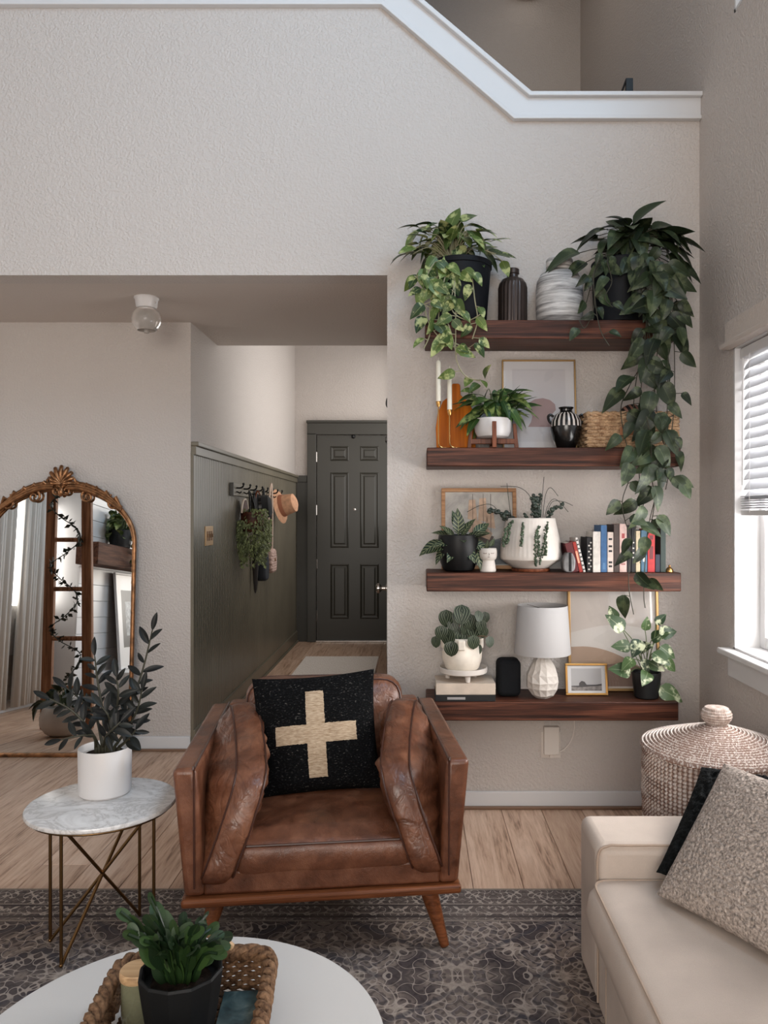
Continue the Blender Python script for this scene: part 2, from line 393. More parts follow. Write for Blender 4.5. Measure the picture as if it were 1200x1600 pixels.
# ------------------------------------------------------------------ helpers: meshes
class MB:
    def __init__(s): s.v, s.f, s.m, s.uv = [], [], [], None
    def add(s, vs, fs, mi=0, M=None):
        b = len(s.v)
        s.v += [(M @ Vector(p)) if M else Vector(p) for p in vs]
        s.f += [tuple(b + i for i in q) for q in fs]; s.m += [mi] * len(fs)
        return s
    def box(s, a, b, mi=0, M=None):
        x0, y0, z0 = a; x1, y1, z1 = b
        return s.add([(x0, y0, z0), (x1, y0, z0), (x1, y1, z0), (x0, y1, z0), (x0, y0, z1), (x1, y0, z1), (x1, y1, z1), (x0, y1, z1)],
                     [(3, 2, 1, 0), (4, 5, 6, 7), (0, 1, 5, 4), (1, 2, 6, 5), (2, 3, 7, 6), (3, 0, 4, 7)], mi, M)
    def tube(s, pts, r, n=8, closed=False, mi=0, caps=True):
        pts = [Vector(p) for p in pts]; N = len(pts)
        rr = r if isinstance(r, (list, tuple)) else [r] * N
        vs, fs = [], []
        up = None
        for i, p in enumerate(pts):
            if closed: t = pts[(i + 1) % N] - pts[i - 1]
            else: t = pts[min(i + 1, N - 1)] - pts[max(i - 1, 0)]
            if t.length < 1e-9: t = Vector((0, 0, 1))
            t.normalize()
            if up is None:
                up = Vector((0, 0, 1)) if abs(t.z) < .9 else Vector((1, 0, 0))
            a = t.cross(up)
            if a.length < 1e-6: a = t.orthogonal()
            a.normalize(); b = a.cross(t).normalized(); up = b
            for k in range(n):
                an = 2 * PI * k / n
                vs.append(p + (a * math.cos(an) + b * math.sin(an)) * rr[i])
        M_ = N if closed else N - 1
        for i in range(M_):
            j = (i + 1) % N
            for k in range(n):
                k2 = (k + 1) % n
                fs.append((i * n + k, j * n + k, j * n + k2, i * n + k2))
        if not closed and caps:
            fs.append(tuple(range(n))); fs.append(tuple((N - 1) * n + k for k in reversed(range(n))))
        return s.add(vs, fs, mi)
    def lathe(s, prof, n=32, c=(0, 0, 0), mi=0, rad=None, caps=True):
        vs, fs = [], []
        for r, z in prof:
            for k in range(n):
                an = 2 * PI * k / n
                q = r * (rad(an, z) if rad else 1)
                vs.append((c[0] + q * math.cos(an), c[1] + q * math.sin(an), c[2] + z))
        for i in range(len(prof) - 1):
            for k in range(n):
                k2 = (k + 1) % n
                fs.append((i * n + k, i * n + k2, (i + 1) * n + k2, (i + 1) * n + k))
        if caps:
            fs.append(tuple(reversed(range(n)))); fs.append(tuple((len(prof) - 1) * n + k for k in range(n)))
        return s.add(vs, fs, mi)
    def prism(s, poly, d0, d1, plane='xz', mi=0, M=None):
        def q(a, b, d): return {'xz': (a, d, b), 'xy': (a, b, d), 'yz': (d, a, b)}[plane]
        N = len(poly)
        vs = [q(a, b, d0) for a, b in poly] + [q(a, b, d1) for a, b in poly]
        fs = [tuple(range(N)), tuple(N + i for i in reversed(range(N)))] + [(i, N + i, N + (i + 1) % N, (i + 1) % N) for i in range(N)]
        return s.add(vs, fs, mi, M)
    def ball(s, c, r, seg=10, ring=6, mi=0):
        rx, ry, rz = r if isinstance(r, (tuple, list)) else (r, r, r)
        vs = [(c[0], c[1], c[2] - rz)]; fs = []
        for i in range(1, ring):
            th = -PI / 2 + PI * i / ring
            for k in range(seg):
                an = 2 * PI * k / seg
                vs.append((c[0] + rx * math.cos(th) * math.cos(an), c[1] + ry * math.cos(th) * math.sin(an), c[2] + rz * math.sin(th)))
        vs.append((c[0], c[1], c[2] + rz)); L = len(vs) - 1
        for k in range(seg):
            k2 = (k + 1) % seg
            fs.append((0, 1 + k2, 1 + k))
            for i in range(ring - 2): fs.append((1 + i * seg + k, 1 + i * seg + k2, 1 + (i + 1) * seg + k2, 1 + (i + 1) * seg + k))
            b = 1 + (ring - 2) * seg; fs.append((b + k, b + k2, L))
        return s.add(vs, fs, mi)
    def mesh(s, name, mats, smooth=None):
        me = bpy.data.meshes.new(name)
        me.from_pydata([tuple(p) for p in s.v], [], s.f)
        for m in (mats if isinstance(mats, (list, tuple)) else [mats]): me.materials.append(m)
        me.polygons.foreach_set('material_index', s.m)
        bm = bmesh.new(); bm.from_mesh(me); bmesh.ops.recalc_face_normals(bm, faces=bm.faces); bm.to_mesh(me); bm.free()
        if smooth:
            me.polygons.foreach_set('use_smooth', [True] * len(me.polygons))
            me.set_sharp_from_angle(angle=R(smooth))
        me.update(); return me
    def build(s, name, mats, parent=None, smooth=40, bevel=0, seg=2, loc=None, rot=None):
        o = bpy.data.objects.new(name, s.mesh(name, mats, smooth)); COL.objects.link(o)
        if parent: o.parent = parent
        if loc: o.location = loc
        if rot: o.rotation_euler = rot
        if bevel:
            b = o.modifiers.new('bevel', 'BEVEL'); b.width = bevel; b.segments = seg; b.limit_method = 'ANGLE'; b.angle_limit = R(30)
        return o


def tag(o, label, cat, group=None, kind=None):
    o['label'] = label; o['category'] = cat
    if group: o['group'] = group
    if kind: o['kind'] = kind
    return o
def thing(name, label, cat, loc=(0, 0, 0), rz=0, group=None, rot=None):
    o = bpy.data.objects.new(name, None); COL.objects.link(o); o.empty_display_size = .05
    o.location = loc; o.rotation_euler = rot if rot else (0, 0, rz)
    return tag(o, label, cat, group)
def struct(o): o['kind'] = 'structure'; return o
def sbox(name, a, b, mat, bevel=0): return struct(MB().box(a, b).build(name, mat, bevel=bevel))
def inst(name, me, parent, M):
    o = bpy.data.objects.new(name, me); COL.objects.link(o); o.parent = parent; o.matrix_local = M; return o


def smooth_path(pts, sub=6, closed=False):
    pts = [Vector(p) for p in pts]; N = len(pts); out = []
    rng = N if closed else N - 1
    for i in range(rng):
        if closed: p0, p1, p2, p3 = pts[i - 1], pts[i], pts[(i + 1) % N], pts[(i + 2) % N]
        else: p0, p1, p2, p3 = pts[max(i - 1, 0)], pts[i], pts[i + 1], pts[min(i + 2, N - 1)]
        for k in range(sub):
            t = k / sub
            out.append(.5 * ((2 * p1) + (p2 - p0) * t + (2 * p0 - 5 * p1 + 4 * p2 - p3) * t * t + (3 * p1 - p0 - 3 * p2 + p3) * t ** 3))
    if not closed: out.append(pts[-1])
    return out


def rounded(poly, r, seg=5):
    """round the corners of a 2-D polygon"""
    out = []; N = len(poly)
    for i in range(N):
        p = Vector(poly[i]); a = (Vector(poly[i - 1]) - p); b = (Vector(poly[(i + 1) % N]) - p)
        q = min(r, a.length * .45, b.length * .45); a.normalize(); b.normalize()
        for k in range(seg + 1):
            t = k / seg
            out.append(((1 - t) ** 2) * (p + a * q) + 2 * t * (1 - t) * p + t * t * (p + b * q))
    return out


def densify(poly, step):
    out = []; N = len(poly)
    for i in range(N):
        a, b = Vector(poly[i]), Vector(poly[(i + 1) % N]); k = max(1, int(round((b - a).length / step)))
        for j in range(k): out.append(a.lerp(b, j / k))
    return out


def boxed_cushion(outline, T, bulge, frame, wr=.004, wscale=9, seed=0, border=.012, rings=9, step=.025, ridge=False):
    """outline: 2-D closed; frame(u, v, w) -> 3-D. Two domed faces joined by a border strip. Returns builder, the two seam paths."""
    o2 = densify(outline, step); N = len(o2)
    cx = sum(p[0] for p in o2) / N; cy = sum(p[1] for p in o2) / N; c = Vector((cx, cy))
    mb = MB(); vs, fs = [], []
    off = Vector((seed * 7.3, seed * 3.1, 0))
    def put(p2, wv, amp):
        q = Vector(frame(p2[0], p2[1], wv))
        if ridge:
            qq = Vector((q.x * .8, q.y * .7 + q.z * .5, q.z * 1.5)) * wscale + off
            d = (.32 - abs(noise.noise(qq)) ** .8 * 1.1 - .45 * abs(noise.noise(qq * 2.3)) + .3 * noise.noise(q * 4 + off)) * wr * amp * -1
        else: d = noise.fractal(q * wscale + off, 1.0, 2.0, 3) * wr * amp
        dd = Vector(noise.noise_vector(q * wscale * .8 + off)) * wr * amp * .6
        nrm = (Vector(frame(p2[0], p2[1], wv + .01)) - q).normalized()
        vs.append(q + nrm * d * (1 if wv >= 0 else -1) + dd)
    layers = []
    for i in range(rings): layers.append((i / (rings - 1), -1))
    lay = []
    for i in range(1, rings + 1):
        s = i / rings; lay.append((s, -(T / 2 + bulge * (1 - s ** 2.6)), 1))
    for w_, e in ((-.62, .8), (0, 1), (.62, .8)): lay.append((1 + border / .3 * e, w_ * T / 2, .8))
    for i in range(rings, 0, -1):
        s = i / rings; lay.append((s, (T / 2 + bulge * (1 - s ** 2.6)), 1))
    put(c, -(T / 2 + bulge), 1)
    for s, w_, am in lay:
        for p in o2: put(c + (p - c) * s, w_, am if abs(s - 1) > .01 else .2)
    put(c, T / 2 + bulge, 1)
    for k in range(N): fs.append((0, 1 + (k + 1) % N, 1 + k))
    for i in range(len(lay) - 1):
        for k in range(N):
            k2 = (k + 1) % N
            fs.append((1 + i * N + k, 1 + i * N + k2, 1 + (i + 1) * N + k2, 1 + (i + 1) * N + k))
    L = len(vs) - 1; b = 1 + (len(lay) - 1) * N
    for k in range(N): fs.append((b + k, b + (k + 1) % N, L))
    mb.add(vs, fs)
    seam = lambda sg: [Vector(frame(c[0] + (p[0] - c[0]) * 1.006, c[1] + (p[1] - c[1]) * 1.006, sg * T / 2)) for p in o2]
    return mb, seam(-1), seam(1)


def pillow_mb(w, h, t, n=28, pinch=.05, nz=.004, ns=10, seed=0, flat=.55):
    mb = MB(); vs, fs = [], []
    off = Vector((seed * 5.1, 0, seed * 2.3))
    for sg in (1, -1):
        for j in range(n + 1):
            for i in range(n + 1):
                u, v = 2 * i / n - 1, 2 * j / n - 1
                x = u * w / 2 * (1 - pinch * (1 - abs(u) ** 2 * 0) * (1 - v * v) * abs(u))
                y = v * h / 2 * (1 - pinch * (1 - u * u) * abs(v))
                z = sg * t / 2 * ((1 - u * u) * (1 - v * v)) ** flat
                e = min(1, 6 * (1 - abs(u)), 6 * (1 - abs(v)))
                q = Vector((x, y, z)); z += sg * noise.fractal(q * ns + off, 1, 2, 3) * nz * e
                vs.append((x, y, z))
    S = (n + 1) ** 2
    for j in range(n):
        for i in range(n):
            a = j * (n + 1) + i; q = (a, a + 1, a + n + 2, a + n + 1)
            fs.append(q); fs.append(tuple(S + k for k in reversed(q)))
    mb.add(vs, fs)
    return mb


def merge(mb, d=1e-5):
    bm = bmesh.new(); me = mb.mesh('tmp', PAINT); bm.from_mesh(me); bmesh.ops.remove_doubles(bm, verts=bm.verts, dist=d)
    out = MB(); bm.verts.ensure_lookup_table()
    out.v = [v.co.copy() for v in bm.verts]; out.f = [tuple(v.index for v in f.verts) for f in bm.faces]; out.m = [0] * len(out.f)
    bm.free(); bpy.data.meshes.remove(me); return out


# ------------------------------------------------------------------ helpers: leaves
def leaf_mesh(name, mat, width, prof, nseg=8, fold=.25, droop=.35, wave=0.0, thick=0):
    vs, fs, uvs = [], [], []
    cols = (-1, -.5, 0, .5, 1)
    for i in range(nseg + 1):
        t = i / nseg; wd = width * prof(t)
        zc = -droop * t * t
        for s in cols:
            vs.append((s * wd, t - .0 * abs(s), zc + abs(s) * wd * fold + wave * math.sin(t * 9 + s * 2) * abs(s)))
            uvs.append((.5 + s * .5, t))
    for i in range(nseg):
        for k in range(4):
            a = i * 5 + k; fs.append((a, a + 1, a + 6, a + 5))
    me = bpy.data.meshes.new(name); me.from_pydata(vs, [], fs); me.materials.append(mat)
    ul = me.uv_layers.new(name='UVMap')
    for lp in me.loops: ul.data[lp.index].uv = uvs[lp.vertex_index]
    me.polygons.foreach_set('use_smooth', [True] * len(fs)); me.update(); return me
heart = lambda t: .22 if t <= 0 else max(.02, (1 - (1 - min(1, t / .32)) ** 2.2) ** .5 * (1 - max(0, (t - .3) / .7) ** 1.9) ** 1.0)
oval = lambda t: max(.02, math.sin(PI * min(1, max(0, t * .97 + .015))) ** .75)
lance = lambda t: max(.02, (math.sin(PI * t ** .75) ** .9 if 0 < t < 1 else 0))
disc = lambda t: max(.03, math.sqrt(max(0, 1 - (2 * t - 1) ** 2)) * (1.05 - .25 * t))
strap_ = lambda t: max(.02, (min(1, t * 3 + .35)) * (1 - t ** 2.2))
segm = lambda t: max(.12, (.55 + .45 * math.sin(PI * t)) * (1 - .5 * (t > .95)))
LM = {}
def leafset(key, mat, width, prof, **kw):
    LM[key] = [leaf_mesh(key + '_leaf', mat, width * random.uniform(.9, 1.12), prof, fold=kw.get('fold', .25) * random.uniform(.6, 1.3),
                         droop=kw.get('droop', .3) * random.uniform(.3, 1.5), wave=kw.get('wave', 0.0)) for _ in range(4)]
leafset('potl', POTHL, .33, heart, droop=.45); leafset('potd', POTHD, .33, heart, droop=.5); leafset('potm', POTHM, .38, heart, droop=.4)
leafset('drac', DRACL, .2, lance, droop=.5); leafset('zz', ZZL, .17, oval, droop=.2, fold=.4)
leafset('agla', AGLA, .24, lance, droop=.35); leafset('pep', PEPER, .5, disc, droop=.22, fold=.1)
leafset('cact', CACT, .30, segm, droop=.1, fold=.12); leafset('strap', DRACL, .09, strap_, droop=.45)


def put_leaf(parent, key, pos, d, nrm, L, name='leaf'):
    d = Vector(d).normalized(); nrm = Vector(nrm)
    x = d.cross(nrm)
    if x.length < 1e-4: x = d.orthogonal()
    x.normalize(); z = x.cross(d)
    M = Matrix(((x.x, d.x, z.x, pos[0]), (x.y, d.y, z.y, pos[1]), (x.z, d.z, z.z, pos[2]), (0, 0, 0, 1))) @ Matrix.Diagonal((L, L, L, 1))
    return inst(name, random.choice(LM[key]), parent, M)


def rnd(a, b): return random.uniform(a, b)
def rvec(s): return Vector((rnd(-s, s), rnd(-s, s), rnd(-s, s)))


def vine(parent, key, pts, base, L, gap, stem_mb, r=.0022, start=0.0, out=(0, -1, 0), spread=.9, taper=.8):
    """a trailing stem with leaves alternating left and right, hung so that blades face the room"""
    path = smooth_path(pts, 8); acc = 0; side = 1
    stem_mb.tube([p - base for p in path], r, 5)
    tot = sum((path[i + 1] - path[i]).length for i in range(len(path) - 1)); run = 0
    for i in range(len(path) - 1):
        d = path[i + 1] - path[i]; acc += d.length; run += d.length
        if acc >= gap and run > start:
            acc = 0; side *= -1
            lat = Vector((side * rnd(.1, spread), rnd(-.5, .0), rnd(-1.1, -.25)))
            pet = path[i] + Vector((side * rnd(.008, .03), rnd(-.03, -.008), rnd(-.01, .015)))
            stem_mb.tube([path[i] - base, pet - base], r * .7, 4)
            put_leaf(parent, key, pet - base, lat, Vector(out) + rvec(.55), L * rnd(.75, 1.2) * (1 - (1 - taper) * run / tot))


def dome(parent, key, c, n, rad, L, stem_mb, base, up=.35, squash=(1, 1, 1), elev=(-.2, 1.2), face=.45, ymax=9, xmin=-9, xmax=9):
    for k in range(n):
        az = rnd(0, 2 * PI); el = rnd(*elev)
        d = Vector((math.cos(az) * math.cos(el), math.sin(az) * math.cos(el) * .8, math.sin(el)))
        rr = rad * rnd(.55, 1.0)
        p = c + Vector((d.x * rr * squash[0], d.y * rr * squash[1], d.z * rr * squash[2]))
        p.y = min(p.y, ymax - .035); p.x = max(p.x, xmin + .035)
        mid = c.lerp(p, .55) + Vector((0, 0, .25 * rr))
        stem_mb.tube([q - base for q in smooth_path([c + rvec(.01), mid, p], 4)], .0017, 4)
        dr = Vector((d.x, d.y, rnd(-.7, .25))) + rvec(.25)
        if elev[0] > .3: dr.z = max(dr.z, -.35)
        if p.y + L > ymax: dr.y = min(dr.y, -.05)
        if p.x + L > xmax: p.x = min(p.x, xmax - .10); dr.x = min(dr.x, .15)
        if p.x - L < xmin: dr.x = max(dr.x, .05)
        put_leaf(parent, key, p - base, dr, Vector((0, -face, 1)) + d * .3 + rvec(.4), L * rnd(.7, 1.2))


# =================================================================== THE SETTING
YW, XE = 3.52, 1.2995                     # shelf wall and window wall
XJ, ZC = -.132, 2.44                      # right side of the hall opening, hall ceiling
YM, XH, YD = 4.381, -1.285, 8.16          # mirror wall, hall left wall, entry wall
XW, YS, ZT = -3.3, -3.0, 5.42

floor = sbox('floor', (XW - .2, YS - .2, -.06), (XE + .2, YD + .2, -.012), GAP)
pw, x, ci = .182, XE - .002, 0
while x > XW:
    x0 = max(XW, x - pw)
    y = YS - rnd(0, 1.3) if x0 > -1.0 or True else 0
    ytop = YD if x0 > XH - pw and x0 < XJ + .1 else (YW if x0 >= XJ else YM)
    while y < ytop:
        y1 = min(ytop, y + 1.52)
        if y1 - max(y, YS) > .04:
            MB().box((x0 + .0008, max(y, YS) + .0008, -.012), (x - .0008, y1 - .0008, 0)).build('plank', PLANK, floor, 0, .0016, 1)
        y += 1.52
    x -= pw; ci += 1

# shelf wall with the hall opening and the raked half wall of the stair
def q(px, py): return (X(px, YW), Z(py, YW))
top = [q(615, -20), q(822, 156), q(1093.2, 156)]
struct(MB().prism([(XJ, 0), (XE, 0), (XE, top[2][1]), top[1], top[0], (XW, top[0][1]), (XW, ZC), (XJ, ZC)], YW, YW + .13).build('wall_north', PAINT, None, 0))
low = [q(-900, 10), q(597, 10), q(803, 187), q(1093, 187)]; hi = [q(1093, 154), q(824, 154), q(614.5, -23), q(-900, -23)]
struct(MB().prism(low + hi, YW - .02, YW + .001).build('trim_1', TRIM, None, 0, .003))
capl = [q(-900, -21), q(615.5, -21), q(825.5, 157), q(1093, 157)]; caph = [q(1093, 150), q(828.5, 150), q(618.5, -28), q(-900, -28)]
struct(MB().prism(capl + caph, YW - .045, YW + .17).build('trim_2', TRIM, None, 0, .004))
ll = [q(-900, 13), q(596, 13), q(802, 190), q(1093, 190)]; lh = [q(1093, 184.5), q(804, 184.5), q(598.5, 7.5), q(-900, 7.5)]
struct(MB().prism(ll + lh, YW - .03, YW + .001).build('trim_3', TRIM, None, 0, .003))

# window wall (east) round its two window openings
WY0, WY1, WZ0, WZ1 = 1.78, 3.138, .79, 2.03
UY0, UY1, UZ0, UZ1 = .2, 3.131, 3.388, 4.75
NY0, NY1 = -1.5, .1
we = MB(); x0, x1 = XE, XE + .16
for a, b, c_, d in ((YS, YD, 0, WZ0), (YS, NY0, WZ0, WZ1), (NY1, WY0, WZ0, WZ1), (WY1, YD, WZ0, WZ1), (YS, YD, WZ1, UZ0), (YS, UY0, UZ0, UZ1), (UY1, YD, UZ0, UZ1), (YS, YD, UZ1, ZT)):
    we.box((x0, a, c_), (x1, b, d))
struct(we.build('wall_east', PAINT, None, 0))
n = NT('window_pane'); gl = n.n('ShaderNodeBsdfGlossy'); gl.inputs['Roughness'].default_value = .02
tr = n.n('ShaderNodeBsdfTransparent'); fr = n.n('ShaderNodeLayerWeight'); fr.inputs[0].default_value = .5; pf_ = n.math('MULTIPLY_ADD', n.math('POWER', fr.outputs['Facing'], 4.0), .45); n.t.nodes[-1].inputs[2].default_value = .035
mx_ = n.n('ShaderNodeMixShader'); n.l(pf_, mx_.inputs[0]); n.l(tr.outputs[0], mx_.inputs[1]); n.l(gl.outputs[0], mx_.inputs[2])
n.l(mx_.outputs[0], n.t.nodes['Material Output'].inputs[0]); PANE = n.m


def window(name, y0, y1, z0, z1, sill=True):
    """a window in the east wall: jamb liner, sashes, panes"""
    j = MB(); t = .012
    for a, b in (((XE - .002, y0, z0), (XE + .16, y0 + t, z1)), ((XE - .002, y1 - t, z0), (XE + .16, y1, z1)), ((XE - .002, y0, z1 - t), (XE + .16, y1, z1)), ((XE - .002, y0, z0), (XE + .16, y1, z0 + t))): j.box(a, b)
    root = struct(j.build(name, TRIM, None, 0))
    f = MB(); xa, xb = XE + .10, XE + .14; m = (y0 + y1) / 2
    for ya, yb in ((y0 + t, m), (m, y1 - t)):
        for a, b in (((xa, ya, z0 + t), (xb, ya + .045, z1 - t)), ((xa, yb - .045, z0 + t), (xb, yb, z1 - t)), ((xa + .001, ya + .045, z0 + t), (xb - .001, yb - .045, z0 + .06)), ((xa + .001, ya + .045, z1 - .06), (xb - .001, yb - .045, z1 - t))): f.box(a, b)
        MB().box((XE + .118, ya + .04, z0 + .05), (XE + .122, yb - .04, z1 - .05)).build('pane', PANE, root, 0)
    f.build('sash', TRIM, root, 0, .004)
    if sill:
        MB().box((XE - .05, y0 - .06, z0 - .022), (XE + .1, y1 + .055, z0 + .003)).build('window_sill', TRIM, root, 0, .006)
        MB().box((XE - .018, y0 - .03, z0 - .11), (XE + .001, y1 + .022, z0 - .022)).build('sill_apron', TRIM, root, 0, .004)
    return root
w1 = window('window_1', WY0, WY1, WZ0, WZ1)
window('window_2', UY0, UY1, UZ0, UZ1, False)
window('window_3', NY0, NY1, WZ0, WZ1)
MB().box((XE - .045, WY0 - .05, WZ1 - .008), (XE + .001, WY1 + .04, WZ1 + .014)).box((XE - .03, WY0 - .03, WZ1 + .014), (XE + .001, WY1 + .025, WZ1 + .10)).build('window_head', CEILP, w1, 0, .004)

# the blind: slats hung in the window
BLW = NT('blind_slat'); BLW.set((200, 200, 203), .5)
tl = BLW.n('ShaderNodeBsdfTranslucent'); tl.inputs[0].default_value = (.9, .92, .95, 1); ms = BLW.n('ShaderNodeMixShader'); ms.inputs[0].default_value = .22
BLW.l(BLW.b.outputs[0], ms.inputs[1]); BLW.l(tl.outputs[0], ms.inputs[2]); BLW.l(ms.outputs[0], BLW.t.nodes['Material Output'].inputs[0]); BLW = BLW.m
bl = thing('window_blind', 'white slatted blind half lowered over the right hand window', 'blind', (XE + .045, (WY0 + WY1) / 2, 1.36))
def cy(v): return v - (WY0 + WY1) / 2
MB().box((-.028, cy(WY0 + .02), .615), (.028, cy(WY1 - .02), .655)).build('head_rail', TRIM, bl, 0, .003)
sm = MB(); yl0, yl1 = cy(WY0 + .025), cy(WY1 - .02)
for i in range(5):
    xx0, xx1 = -.025 + .05 * i / 5, -.025 + .05 * (i + 1) / 5
sp = [(-.025 + .05 * i / 4, .003 * (1 - ((i - 2) / 2) ** 2)) for i in range(5)]
sm.prism([(a, b + .0012) for a, b in sp] + [(a, b - .0012) for a, b in reversed(sp)], yl0, yl1, 'xz')
slat = sm.mesh('slat', BLW, 30)
for i in range(14):
    M = Matrix.Translation((0, 0, .59 - .0405 * i)) @ Matrix.Rotation(R(-58), 4, 'Y'); inst('slat', slat, bl, M)
for i in range(6):
    M = Matrix.Translation((rnd(-.002, .002), 0, .055 - .0095 * i)) @ Matrix.Rotation(R(rnd(-2, 2)), 4, 'Y'); inst('slat', slat, bl, M)
MB().box((-.026, yl0, -.022), (.026, yl1, -.001)).build('bottom_rail', TRIM, bl, 0, .003)
for yy in (yl1 - .09, yl1 - .42, yl0 + .12):
    MB().tube([(-.03, yy, .62), (-.03, yy, -.01)], .0014, 5).build('ladder_cord', TRIM, bl)
MB().tube([(-.034, yl1 - .04, .61), (-.036, yl1 - .042, .1)], .004, 8).build('tilt_wand', TRIM, bl)

# hall, foyer, stair
sbox('ceiling', (XW - .1, YW + .13, ZC), (XJ, 4.98, ZC + .22), CEILP)
sbox('wall_foyer', (XW - .1, YM, 0), (XH, YD + .15, ZT), PAINT)
sbox('wall_entry', (XH, YD, 0), (XJ, YD + .15, ZT), PAINT)
struct(MB().box((XJ, YW + .13, 0), (XJ + .12, YD + .15, ZT)).build('wall_hall', PAINT, None, 0))
sbox('wall_stair', (XJ, 6.07, 2.62), (XE + .01, 6.2, ZT), PAINT)
sbox('trim_4', (XJ + .12, YW + .13, 2.44), (XE, 6.07, 2.62), CEILP)
sbox('wall_west', (XW - .15, YS, 0), (XW, YM + .1, ZT), PAINT)
ws = MB()
for a, b, c_, d in ((XW, -2.0, 0, 3.1), (.6, XE, 0, 3.1), (-2.0, .6, 0, .8), (-2.0, .6, 2.7, 3.1), (XW, -.25, 3.1, 4.9), (1.22, XE, 3.1, 4.9), (XW, XE, 4.9, ZT)): ws.box((a, YS, c_), (b, YS + .12, d))
struct(ws.build('wall_south', PAINT, None, 0))
sbox('ceiling_upper', (XW - .1, YS, ZT), (XE + .1, YD + .2, ZT + .1), CEILP)

# baseboards with shoe moulding
sbox('baseboard_north', (XJ, YW - .014, 0), (XE, YW, .078), TRIM, .004)
sbox('baseboard_north_shoe', (XJ, YW - .03, 0), (XE, YW - .013, .014), simple('shoe_wood', (120, 92, 72), .5), .004)
sbox('baseboard_foyer', (XW, YM - .014, 0), (XH, YM, .08), TRIM, .004)
sbox('baseboard_foyer_shoe', (XW, YM - .03, 0), (XH, YM - .013, .014), MATS['shoe_wood'], .004)
sbox('baseboard_east', (XE - .014, YS, 0), (XE, YW - .014, .078), TRIM, .004)
sbox('baseboard_west', (XW, YS, 0), (XW + .014, YM - .014, .09), TRIM, .004)

# beadboard wainscot on the hall's left wall
bb = MB(); y = YM + .012; prof = []
while y < YD - .06:
    prof += [(y, XH + .016), (y + .034, XH + .016), (y + .0365, XH + .008), (y + .0395, XH + .008)]; y += .042
prof.append((YD, XH + .016))
vs = []; fs = []
for a, b in prof: vs += [(b, a, .1), (b, a, 1.70)]
for i in range(len(prof) - 1): fs.append((2 * i, 2 * i + 2, 2 * i + 3, 2 * i + 1))
bb.add(vs, fs); wain = struct(bb.build('wall_hall_wainscot', GREEN, None, 0))
wain2 = MB().box((XH - .002, YM - .001, 0), (XH + .017, YM + .014, 1.70)).box((XH, YM, 1.685), (XH + .03, YD, 1.735)).build('chair_rail', GREEN, wain, 0, .003)
MB().box((XH, YM - .003, 1.735), (XH + .045, YD, 1.76)).build('rail_cap', GREEN, wain, 0, .005)
MB().box((XH, YM, 0), (XH + .028, YD, .115)).build('skirting', GREEN, wain, 0, .005)
MB().tube([(XH + .034, YM, .008), (XH + .034, YD, .008)], .009, 8).build('shoe_moulding', GREEN, wain)
MB().box((XH + .02, YD - .018, 0), (-1.152, YD + .001, 1.70)).build('entry_panel', DOORG, wain, 0)
MB().box((XH + .02, YD - .035, 1.69), (-1.152, YD, 1.76)).build('entry_rail', DOORG, wain, 0, .004)
# the right hall wall carries the same dark panelling and a closet door seen edge on
rw = struct(MB().box((XJ - .024, 4.13, .0), (XJ + .001, YD, 1.735)).build('wall_hall_panel', DOORG, None, 0))
MB().box((XJ - .034, 4.11, 1.735), (XJ + .001, YD, 1.76)).build('rail_cap', DOORG, rw, 0, .004)
d2 = struct(MB().box((XJ - .033, 4.36, .01), (XJ - .023, 5.1, 1.69)).build('door_2', DOORG, None, 0))
kb = MB().lathe([(.0, 0), (.026, 0), (.026, .005), (.012, .012), (.011, .03), (.02, .036), (.028, .046), (.028, .056), (.018, .066), (.0, .068)], 20)
kb.build('door_knob', CHROME, d2, 30, loc=(XJ - .033, 4.42, .92), rot=(0, R(-90), 0))
MB().box((XJ - .0345, 4.354, .55), (XJ - .031, 4.36, 1.25)).build('edge_strip', MATS['door_grey_edge'], d2, 0)
hk = MB().tube(smooth_path([(0, 0, .035), (-.02, 0, .02), (-.024, 0, -.01), (-.012, 0, -.03), (0, 0, -.034)], 5), .006, 7)
hk.box((-.006, -.02, -.04), (0, .02, .04))
tag(hk.build('wall_hook', BLACKM, None, loc=(XJ, 4.1, 1.94)), 'small black bracket high on the right edge of the hall opening', 'hook')

# front door with six raised panels
def dx(px): return X(px, 8.11)
def dz(py): return Z(py, 8.11)
DL, DR_, DT = dx(495), dx(613.5), dz(680)
door = struct(MB().box((DL, 8.125, .02), (DR_, 8.158, DT)).build('door_1', DOORG, None, 0, .002))
for (a, b) in ((516, 545), (562.5, 592)):
    for (c_, d) in ((697, 720), (738, 856), (881, 967)):
        x0, x1, z0, z1 = dx(a), dx(b), dz(d), dz(c_)
        pm = MB()
        rings = [(0, 8.124), (.012, 8.117), (.022, 8.124), (.034, 8.1245), (.05, 8.118)]
        vs, fs = [], []
        for ins, yy in rings: vs += [(x0 + ins, yy, z0 + ins), (x1 - ins, yy, z0 + ins), (x1 - ins, yy, z1 - ins), (x0 + ins, yy, z1 - ins)]
        for i in range(len(rings) - 1):
            for k in range(4): fs.append((4 * i + k, 4 * i + (k + 1) % 4, 4 * i + 4 + (k + 1) % 4, 4 * i + 4 + k))
        b_ = 4 * (len(rings) - 1); fs.append((b_, b_ + 1, b_ + 2, b_ + 3))
        pm.add(vs, fs); pm.build('door_panel', DOORG, door, 0)
for py in (714, 797, 881, 962):
    z = dz(py); MB().box((DL - .012, 8.112, z - .05), (DL + .004, 8.126, z + .05)).tube([(DL - .004, 8.11, z - .052), (DL - .004, 8.11, z + .052)], .006, 8).build('hinge', CHROME, door)
MB().lathe([(0, 0), (.014, 0), (.014, .006), (0, .008)], 14).build('peephole', CHROME, door, loc=(dx(554), 8.124, dz(796)), rot=(R(90), 0, 0))
